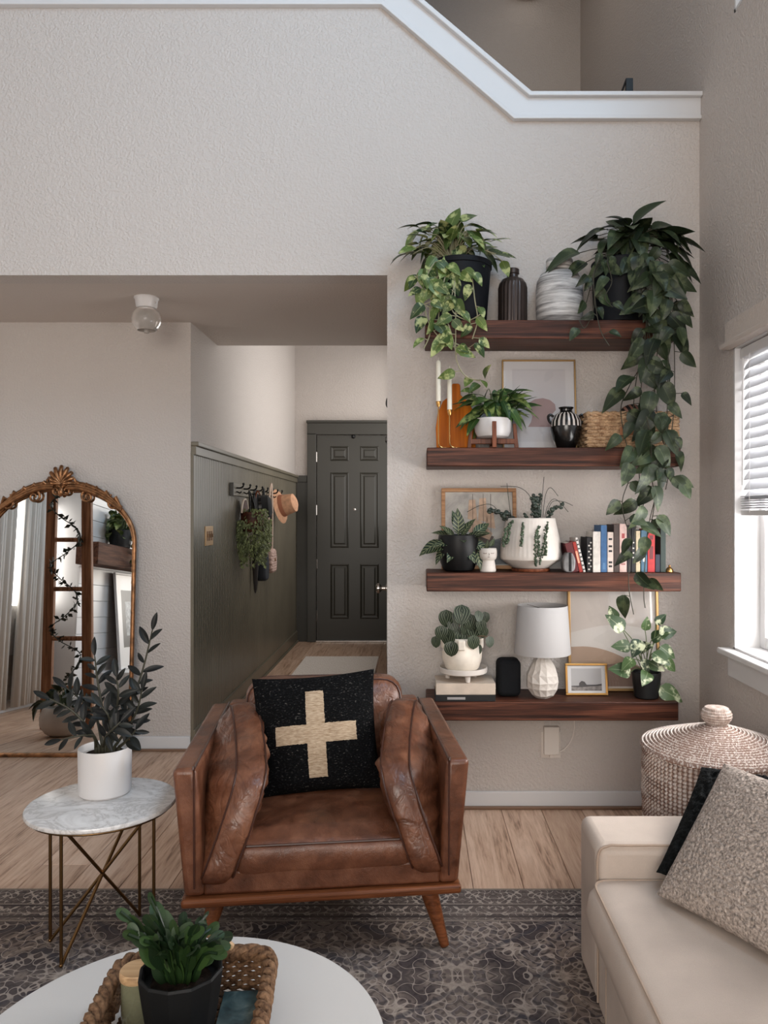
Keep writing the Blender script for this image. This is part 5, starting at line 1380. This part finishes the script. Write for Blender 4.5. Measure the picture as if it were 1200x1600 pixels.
sp_ = thing('smart_speaker', 'black rounded upright speaker between the books and the lamp', 'speaker', (X(794, 3.395), 3.395, S4))
hwid, hht, hdp = .052, .163, .045
pb = rounded([(-hwid, 0), (hwid, 0), (hwid, hht), (-hwid, hht)], .03, 8)
MB().prism(pb, -hdp, hdp).build('cloth_body', SPEAKER, sp_, 40, .02, 5)
MB().lathe([(0, -.0), (.03, 0), (.03, .002), (0, .002)], 24, caps=False).build('base_pad', GLOSSB, sp_)

lp_ = thing('table_lamp', 'small table lamp with white drum shade and carved egg base', 'lamp', (X(847.5, 3.35), 3.35, S4))
random.seed(3)
prof = [(.030, 0), (.050, .014), (.066, .042), (.071, .072), (.067, .102), (.055, .132), (.041, .158), (.028, .178), (.015, .188)]
mb = MB(); vs, fs = [], []; NS = 13
for i, (r_, z) in enumerate(prof):
    for k in range(NS):
        a = 2 * PI * (k + .12 * (i % 2)) / NS; q_ = r_ * (1 + rnd(-.02, .04)); vs.append((q_ * math.cos(a), q_ * math.sin(a), z + (rnd(-.005, .005) if 0 < i < 8 else 0)))
for i in range(8):
    for k in range(NS):
        k2 = (k + 1) % NS; a, b_, c_, d = i * NS + k, i * NS + k2, (i + 1) * NS + k2, (i + 1) * NS + k
        cen = sum((Vector(vs[j]) for j in (a, b_, c_, d)), Vector()) / 4; cen = Vector((cen.x * .955, cen.y * .955, cen.z)); vs.append(tuple(cen)); m_ = len(vs) - 1
        fs += [(a, b_, m_), (b_, c_, m_), (c_, d, m_), (d, a, m_)]
fs.append(tuple(range(NS))); fs.append(tuple(8 * NS + k for k in range(NS)))
mb.add(vs, fs); mb.build('carved_base', WHITEM, lp_, 0)
MB().tube([(0, 0, .185), (0, 0, .26)], .006, 10).ball((0, 0, .30), (.024, .024, .032), 12, 8).build('socket_and_bulb', CHROME, lp_)
MB().lathe([(.122, .193), (.1225, .196), (.1085, .400), (.1075, .402), (.1065, .400), (.1205, .196), (.1195, .193), (.122, .193)], 64, caps=False).build('shade', SHADE, lp_)
sp3 = MB()
for k in range(3): a = 2 * PI * k / 3; sp3.tube([(0, 0, .385), (.107 * math.cos(a), .107 * math.sin(a), .395)], .0015, 5)
sp3.build('shade_spider', CHROME, lp_)

def art_hills(mb, w_, h_, y):
    m = [simple('hill_paper', (196, 186, 178), .4), simple('hill_pale', (206, 200, 194), .4), simple('hill_tan', (166, 140, 120), .45), simple('hill_brown', (128, 104, 92), .45), MATW]
    m4 = w_ * .03
    flat(mb, [(-w_ / 2 + m4, h_ * .0 + .02)] + [(w_ / 2 - m4, .02)] + [(w_ / 2 - m4 - (w_ - 2 * m4) * t, h_ * .55 + .03 * math.sin(t * 3.3)) for t in [i / 12 for i in range(13)]], y, 1, 1)
    flat(mb, [(-w_ / 2 + m4, .02), (w_ / 2 - m4, .02)] + [(w_ / 2 - m4 - (w_ - 2 * m4) * t, .06 + .24 * h_ * 1.2 * math.sin(min(1, t * 1.05) * PI * .55)) for t in [i / 14 for i in range(15)]], y, 2, 2)
    flat(mb, [(-w_ / 2 + m4, .02), (w_ / 2 - m4, .02)] + [(w_ / 2 - m4 - (w_ - 2 * m4) * t, .05 + .15 * h_ * math.sin(PI * (.15 + t * .8))) for t in [i / 14 for i in range(15)]], y, 3, 3)
    return m
framed('framed_print', 'tall thin framed print of pale and tan hills behind the lamp', X(889, 3.46), X(1032, 3.46), Z(925, 3.51) + .04, S4, 3.478, 4, .012, .02, GOLDF, art_hills, 0, True)
def art_land(mb, w_, h_, y):
    m = [simple('photo_border', (206, 204, 204), .3), simple('photo_sky', (168, 166, 166), .3), simple('photo_land', (120, 114, 110), .35, 0, .4, .25, 60), simple('photo_tree', (46, 44, 46), .4)]
    a, c_ = w_ * .36, h_ * .14
    flat(mb, [(-a, c_), (a, c_), (a, h_ * .84), (-a, h_ * .84)], y, 1, 1)
    flat(mb, [(-a, c_), (a, c_), (a, h_ * .34), (a * .2, h_ * .30), (-a, h_ * .27)], y, 2, 2)
    flat(mb, [(-a, h_ * .27), (-a * .55, h_ * .25), (-.1 * a, h_ * .26), (a, h_ * .30), (a, h_ * .36), (a * .6, h_ * .33), (0, h_ * .33), (-.12 * a, h_ * .42), (-.32 * a, h_ * .45), (-.48 * a, h_ * .38), (-.5 * a, h_ * .30), (-a, h_ * .295)], y, 3, 3)
    return m
framed('framed_photo', 'small gold framed landscape photo in front of the hills print', X(883.5, 3.39), X(949.5, 3.39), Z(1036.5, 3.40), S4, 3.39, 9, .010, .014, BRASS, art_land, 0, True)

random.seed(81)
b = Vector((X(1010, 3.345), 3.345, S4))
pm_ = thing('potted_pothos', 'young marbled climber in a small black pot on the lowest shelf', 'plant', b)
pot(pm_, [(0, 0), (.045, 0), (.052, .006), (.060, .08), (.0625, .108), (.0615, .114), (.058, .113), (.056, .10), (0, .098)], simple('small_black_pot', (20, 21, 22), .45), 'pot', 40, None, 35, (.057, .098))
sm_ = MB(); cc = b + Vector((0, 0, .10))
for px, py, d, L in ((975, 985, (-.9, -.2, .9), .10), (962, 968, (-.5, -.2, 1.0), .06), (985, 1010, (-1, -.3, .1), .085), (1000, 1000, (-.5, -.5, -.7), .08), (1018, 1000, (.5, -.4, .5), .08), (1030, 990, (1, -.2, .2), .075), (1020, 1020, (.8, -.5, -.5), .085), (1032, 1010, (.8, -.2, -.6), .08), (1008, 1030, (.0, -.6, -.9), .06), (985, 1050, (-1, -.3, .35), .09), (975, 1040, (-.5, -.3, -.9), .05), (1000, 1015, (.2, -.7, .4), .07), (1030, 1075, (1, -.4, -.5), .11), (1012, 1050, (-.3, -.7, -.3), .075), (1008, 985, (.1, -.3, .9), .06), (1038, 1030, (.7, -.2, -.8), .07), (990, 1030, (-.8, -.4, -.4), .07), (1025, 975, (.6, -.2, .7), .06), (1015, 1035, (.6, -.6, -.3), .065)):
    p_ = P(px, py, 3.28 + rnd(-.02, .04)); sm_.tube([q_ - b for q_ in smooth_path([cc + rvec(.015), cc.lerp(p_, .6) + Vector((rnd(-.01, .01), 0, .02)), p_], 5)], .002, 5)
    put_leaf(pm_, 'potm', p_ - b, d, Vector((0, -.9, .5)) + rvec(.35), L)
sm_.build('stem', STEMG, pm_)

# plug box and cord under the shelf
ob = thing('plug_box', 'white rectangular plug box on the wall under the lowest shelf', 'outlet', (X(861, 3.51), YW, Z(1178, 3.51)))
MB().box((-.035, -.032, 0), (.035, 0, .128)).build('box', PLASTIC, ob, 0, .004)
MB().box((-.045, -.006, -.02), (.045, 0, .10)).build('wall_plate', PLASTIC, ob, 0, .002)
MB().box((-.008, -.022, -.016), (.008, -.004, -.0)).build('plug', PLASTIC, ob, 0, .002)
o0 = Vector((X(861, 3.51), YW, Z(1178, 3.51)))
cd = MB().tube(smooth_path([P(868, 1177, 3.49), P(880, 1172, 3.495), P(892, 1158, 3.505), P(897, 1140, 3.51), P(897.5, 1127, 3.512), P(897.5, 1119, 3.513)], 8), .0028, 7).build('power_cord', PLASTIC)
tag(cd, 'thin white cord hanging from the lowest shelf to the plug box', 'cord')


# =================================================================== HALL WALL THINGS
sw = thing('switch_plate', 'brass three switch plate on the dark panelled hall wall', 'switch', (XH + .016, 4.70, 1.155))
MB().box((0, -.085, 0), (.006, .085, .118)).build('plate', simple('brushed_brass_plate', (188, 152, 110), .4, .3), sw, 0, .002)
for k in (-1, 0, 1): MB().box((.005, k * .046 - .012, .03), (.009, k * .046 + .012, .088)).box((.008, k * .046 - .004, .05), (.016, k * .046 + .004, .072)).build('toggle', simple('toggle_bronze', (120, 88, 58), .4, .3), sw, 0, .001)
rk = thing('coat_rack', 'dark wall rack with a row of hooks along the hall', 'rack', (XH + .016, 5.24, 1.475))
MB().box((0, 0, 0), (.022, 1.75, .085)).build('board', GREEN, rk, 0, .003)
MB().box((-.001, -.012, -.002), (.026, .001, .088)).build('end_block', DOORG, rk, 0, .002)
for k in range(8):
    y = .10 + k * .22
    MB().tube(smooth_path([(.022, y, .055), (.05, y, .055), (.066, y, .065), (.07, y, .08)], 4), .006, 7).tube(smooth_path([(.022, y, .03), (.045, y, .02), (.055, y, .03)], 4), .005, 7).ball((.07, y, .082), .009, 8, 6).build('hook', BLACKM, rk)
HX = XH + .016
random.seed(91)
b = Vector((HX + .10, 5.52, 1.36))
hp_ = thing('hanging_planter', 'bushy trailing plant in a pot hung by a black strap on the rack', 'plant', b)
MB().lathe([(0, -.14), (.07, -.14), (.085, -.1), (.09, .0), (.088, .004), (.084, 0), (.08, -.02), (0, -.03)], 32, caps=False).build('pot', SHELFW, hp_)
MB().tube(smooth_path([(-.01, -.085, -.0), (-.01, -.06, .06), (-.03, 0, .155), (-.01, .06, .06), (-.01, .085, -.0)], 6), .006, 6).build('strap', BLACKM, hp_)
arc = [(-.06, .105 * math.cos(a), .10 * math.sin(a) - .005) for a in [PI * i / 24 for i in range(25)]]
MB().prism([(p[1], p[2]) for p in arc], -.064, -.058, 'yz').build('back_plate', SHELFW, hp_, 0)
MB().tube(arc, .007, 7).build('pot_rim', simple('pale_rim', (196, 182, 168), .5), hp_)
mb = MB()
for k in range(1700):
    az = rnd(0, 2 * PI); t = rnd(0, 1) ** .8; rr = .085 + .045 * math.sin(PI * min(1, t * 1.1)) * rnd(.4, 1)
    p_ = Vector((math.cos(az) * rr * (1 - .15 * t), math.sin(az) * rr * 1.25, .01 - .40 * t * rnd(.6, 1)))
    if t < .2: p_ = Vector((rnd(-.05, .10), rnd(-.10, .10), rnd(-.05, .03)))
    if p_.x < -.085: p_.x = -.085
    d = Vector((math.cos(az), math.sin(az), -1.2)) + rvec(.6); d.normalize(); nn = d.orthogonal(); s_ = d.cross(nn); L = rnd(.022, .034)
    mb.add([p_, p_ + d * L * .5 + nn * L * .26, p_ + d * L, p_ + d * L * .5 - nn * L * .26, p_ + d * L * .5 + s_ * L * .12], [(0, 1, 4), (1, 2, 4), (2, 3, 4), (3, 0, 4)])
mb.build('foliage', HALLPL, hp_, 0)['kind'] = 'stuff'

bh = thing('black_hat', 'black brimmed hat hung flat behind the hall plant', 'hat', (HX + .03, 6.0, 1.40), rot=(0, R(84), R(6)))
MB().lathe([(0, .11), (.06, .11), (.085, .09), (.095, .02), (.10, .008), (.15, .0), (.165, -.004), (.15, .004), (.09, .012), (.088, .02), (0, .1)], 36, caps=False).build('felt', simple('black_felt', (20, 20, 22), .9), bh)
MB().lathe([(.0955, .018), (.097, .018), (.093, .042), (.0915, .042), (.0955, .018)], 36, caps=False).build('band', GLOSSB, bh)
th = thing('tan_hat', 'tan hat with a peach crown on the far end of the hall rack', 'hat', (HX + .075, 6.78, 1.42), rot=(0, R(76), R(-10)))
MB().lathe([(0, .14), (.05, .145), (.08, .13), (.092, .05), (.098, .01), (.14, .002), (.155, -.01), (.14, -.002), (.09, .0), (.085, .05), (0, .12)], 36, caps=False).build('straw', simple('tan_felt', (186, 142, 112), .85, 0, .3, .1, 30), th)
MB().lathe([(.0985, .012), (.1005, .012), (.0945, .046), (.093, .046), (.0985, .012)], 36, caps=False).build('band', simple('peach_band', (160, 104, 78), .8), th)
bg_ = thing('quilted_bag', 'pale pink quilted bag hanging by a long strap in the hall', 'bag', (HX + .045, 6.42, .86))
mb = MB(); pb = rounded([(-.10, 0), (.10, 0), (.115, .10), (.08, .20), (-.08, .20), (-.115, .10)], .06, 6)
mb.prism(pb, -.035, .045, 'yz'); n = NT('quilted_pink'); v = n.coords('Object'); xyz = n.sep(v)
qa = n.math('ABSOLUTE', n.math('SINE', n.math('MULTIPLY', n.math('ADD', xyz[1], xyz[2]), 75))); qb = n.math('ABSOLUTE', n.math('SINE', n.math('MULTIPLY', n.math('SUBTRACT', xyz[1], xyz[2]), 75)))
n.set((190, 160, 148), .6); n.bump(n.math('MINIMUM', qa, qb), .7, .01)
mb.build('pouch', n.m, bg_, 40, .02, 4)
MB().tube(smooth_path([(.0, -.06, .19), (.0, -.045, .40), (.0, -.01, .62), (.015, .0, .745), (.02, .015, .62), (.015, .05, .40), (.01, .06, .19)], 7), .008, 6).build('strap', simple('bag_strap', (204, 182, 166), .7), bg_)
MB().lathe([(0, 0), (.014, 0), (.014, .004), (0, .006)], 16, caps=False, c=(0, 0, 0)).build('clasp', BRASS, bg_, loc=(.046, 0, .11), rot=(0, R(90), 0))
bp = thing('black_backpack', 'small black bag hanging by thin straps behind the hall plant', 'bag', (HX + .04, 6.10, .82))
MB().prism(rounded([(-.08, 0), (.08, 0), (.09, .12), (.05, .24), (-.05, .24), (-.09, .12)], .05, 6), -.03, .05, 'yz').build('pouch', simple('navy_black_cloth', (30, 34, 42), .8), bp, 40, .02, 4)
MB().tube(smooth_path([(0, -.04, .23), (0, -.02, .5), (.02, .0, .73), (.02, .02, .5), (0, .04, .23)], 7), .006, 6).build('strap', BLACKM, bp)
um = thing('folded_umbrella', 'thin dark folded umbrella hanging low on the hall rack', 'umbrella', (HX + .035, 5.90, .74))
MB().tube([(0, 0, 0), (0, 0, .03), (0, 0, .2), (0, 0, .5), (0, 0, .62)], [.003, .012, .024, .02, .01], 12).build('canopy', simple('umbrella_cloth', (38, 32, 30), .8), um)
MB().tube(smooth_path([(0, 0, .6), (0, 0, .72), (.01, 0, .775), (.025, 0, .78), (.034, 0, .755)], 5), .006, 8).build('handle', MIDW, um)


# =================================================================== STAIR LANDING
es = thing('table_easel', 'small black easel standing on the stair ledge at the top right', 'easel', (X(983, 3.60), 3.60, Z(150, YW) + .002))
hE = Z(123, 3.60) - (Z(150, YW) + .002)
MB().box((-.017, -.008, 0), (.017, .008, hE)).build('upright', BLACKM, es, 0, .002)
MB().tube([(-.012, 0, hE - .002), (-.056, 0, .004)], .005, 7).build('rear_leg', BLACKM, es)
MB().box((-.06, -.008, 0), (.02, .01, .006)).build('foot_bar', BLACKM, es, 0, .001)
dm = thing('dome_light', 'white dome light on the stair ceiling at the top edge', 'lamp', (X(826, 5.85), 5.85, ZT))
MB().lathe([(0, 0), (.15, 0), (.15, -.02), (0, -.02)], 40, caps=False).build('base', WHITEP, dm)
n = NT('dome_glow'); n.set((230, 220, 210), .4); n.b.inputs['Emission Color'].default_value = (1, .9, .8, 1); n.b.inputs['Emission Strength'].default_value = .6
MB().lathe([(.14, -.02), (.13, -.05), (.09, -.075), (0, -.085)], 40, caps=False).build('diffuser', n.m, dm)


# =================================================================== WHAT THE MIRROR SHOWS (living room's left side)
# white chimney breast of shiplap boards with a wooden mantel
CHX, CY0, CY1 = -3.02, -.55, 1.74
chim = struct(MB().box((XW, CY0, 0), (CHX - .014, CY1, ZT)).build('wall_chimney', TRIM, None, 0))
z = 0.0
while z < 4.2:
    MB().box((CHX - .014, CY0, z + .002), (CHX, CY1, z + .148)).build('board', TRIM, chim, 0, .002, 1); z += .15
mn = MB().box((CHX, CY0 - .1, 1.22), (CHX + .2, CY1 + .10, 1.42)).build('mantel_shelf', wood('mantel_wood', (46, 28, 20), (84, 54, 40), (110, 74, 56), 'Y', 24, .8), None, 0, .006)
tag(mn, 'thick dark wood mantel shelf seen in the mirror', 'shelf')
random.seed(101)
b = Vector((CHX + .115, 1.12, 1.421))
mp = thing('mantel_plant', 'bushy green plant on the mantel reflected in the mirror', 'plant', b)
pot(mp, [(0, 0), (.09, 0), (.095, .005), (.115, .17), (.11, .175), (.105, .16), (0, .15)], simple('mantel_pot', (30, 32, 34), .5), 'pot', 36, None, 35, (.105, .15))
sm_ = MB(); cc = b + Vector((0, 0, .16))
dome(mp, 'potl', cc, 80, .25, .10, sm_, b, squash=(.8, 1.15, .9), elev=(-.3, 1.4), xmin=CHX)
for k in range(7):
    y_ = rnd(-.2, .2); vine(mp, 'potl', [cc, cc + Vector((.14, y_ * .6, .0)), b + Vector((.17, y_, -.1)), b + Vector((.17, y_ * 1.2, -.28 - rnd(0, .1)))], b, .075, .035, sm_, start=.12, out=(1, .6, .3))
sm_.build('stem', STEMG, mp)
def art_dark(mb, w_, h_, y):
    m = [simple('wide_mat', (214, 212, 210), .35), simple('dark_photo', (34, 35, 37), .4), simple('photo_grey', (120, 124, 126), .4, 0, .4, .4, 30)]
    flat(mb, [(-w_ * .30, h_ * .22), (w_ * .30, h_ * .22), (w_ * .30, h_ * .82), (-w_ * .30, h_ * .82)], y, 1)
    flat(mb, [(-w_ * .17, h_ * .34), (w_ * .17, h_ * .34), (w_ * .17, h_ * .70), (-w_ * .17, h_ * .70)], y, 2, 2)
    return m
fr2 = framed('framed_photo', 'white matted dark photograph reflected low in the mirror', -.36, .36, .95, 0, 0, 0, .02, .025, TRIM, art_dark)
fr2.location = (CHX + .14, .72, .24); fr2.rotation_euler = (Matrix.Rotation(R(90), 4, 'Z') @ Matrix.Rotation(R(-6), 4, 'X')).to_euler()
hb = MB().box((CHX, .1, 0), (CHX + .42, 1.35, .238)).build('hearth_bench', TRIM, None, 0, .005); tag(hb, 'low white hearth ledge seen in the mirror', 'bench')

# wooden ladder with a string of small leaves, leaning on the beam
ld = thing('wooden_ladder', 'rustic wooden ladder reflected in the arched mirror', 'ladder', (-2.40, 3.22, .0), rot=(R(-5.6), 0, 0))
for s in (-1, 1):
    mb = MB(); x0 = .145 * s; mb.add([(x0 - .035, -.022, 0.003), (x0 + .035, -.022, .003), (x0 + .035, .022, .003), (x0 - .035, .022, .003), (x0 * .72 - .032, -.02, 2.6), (x0 * .72 + .032, -.02, 2.6), (x0 * .72 + .032, .02, 2.6), (x0 * .72 - .032, .02, 2.6)], [(3, 2, 1, 0), (4, 5, 6, 7), (0, 1, 5, 4), (1, 2, 6, 5), (2, 3, 7, 6), (3, 0, 4, 7)]); mb.build('rail', LADW, ld, 0, .006)
for k in range(7):
    z = .28 + .34 * k; w_ = .14 * (1 - .28 * z / 2.6); MB().tube([(-w_, 0, z), (w_, 0, z)], .016, 10).build('rung', LADW, ld)
random.seed(111)
gb = Vector((-2.44, 3.20, 0)); mb = MB(); pts = []
for k in range(23):
    z = .35 + .085 * k; pts.append(Vector((-2.40 + .10 * math.sin(k * 1.25) + rnd(-.03, .03), 3.20 + z * math.sin(R(5.6)) + (.05 + .02 * math.cos(k * 1.25)), z)))
pth = smooth_path(pts, 6); mb.tube(pth, .0035, 5)
for p_ in pth:
    for _ in range(2):
        d = rvec(1).normalized(); nn = d.orthogonal(); L = rnd(.03, .055); mb.add([p_, p_ + d * L * .5 + nn * L * .25, p_ + d * L, p_ + d * L * .5 - nn * L * .25], [(0, 1, 2, 3)])
o = mb.build('leaf_garland', EUC, None, 0); tag(o, 'thin leafy garland wound round the wooden ladder', 'garland', kind='stuff')
b = Vector((-2.30, 3.52, .0))
wpn = thing('floor_planter', 'large round white floor pot reflected at the foot of the ladder', 'planter', b)
pot(wpn, [(0, 0), (.06, 0), (.10, .02), (.135, .07), (.14, .12), (.125, .17), (.115, .185), (.11, .185), (.108, .17), (0, .165)], WHITEM, 'pot', 48, None, 35, (.108, .165))
sm_ = MB(); dome(wpn, 'potd', b + Vector((0, 0, .17)), 26, .17, .09, sm_, b, elev=(.2, 1.4)); sm_.build('stem', STEMG, wpn)

# west window with sheer curtains
sbox('window_4', (XW - .002, 2.05, .45), (XW + .012, 3.05, 2.25), TRIM)
n = NT('sheer_curtain'); n.set((214, 210, 204), .9, 0, .1); SHEER = n.m
cu = thing('curtain', 'white sheer curtain seen at the left of the mirror', 'curtain', (XW + .07, 2.2, 2.35))
for k, (y0, y1) in enumerate(((-.3, .16), (.3, .9))):
    mb = MB(); vs, fs = [], []; NN = 60
    for i in range(NN + 1):
        y_ = y0 + (y1 - y0) * i / NN; xo = .028 * math.sin(i * .95) + .01 * math.sin(i * .37)
        vs += [(xo, y_, -2.31), (xo * .7, y_, 0)]
    for i in range(NN): fs.append((2 * i, 2 * i + 2, 2 * i + 3, 2 * i + 1))
    mb.add(vs, fs); o = mb.build('panel', SHEER, cu, 60); so_ = o.modifiers.new('cloth', 'SOLIDIFY'); so_.thickness = .002
MB().tube([(0, -.5, .01), (0, 1.1, .01)], .011, 10).ball((0, -.52, .01), .022, 10, 8).build('rod', BLACKM, cu)
for y_ in (-.42, 1.05): MB().box((-.07, y_ - .01, -.0), (0, y_ + .01, .02)).build('bracket', BLACKM, cu, 0)
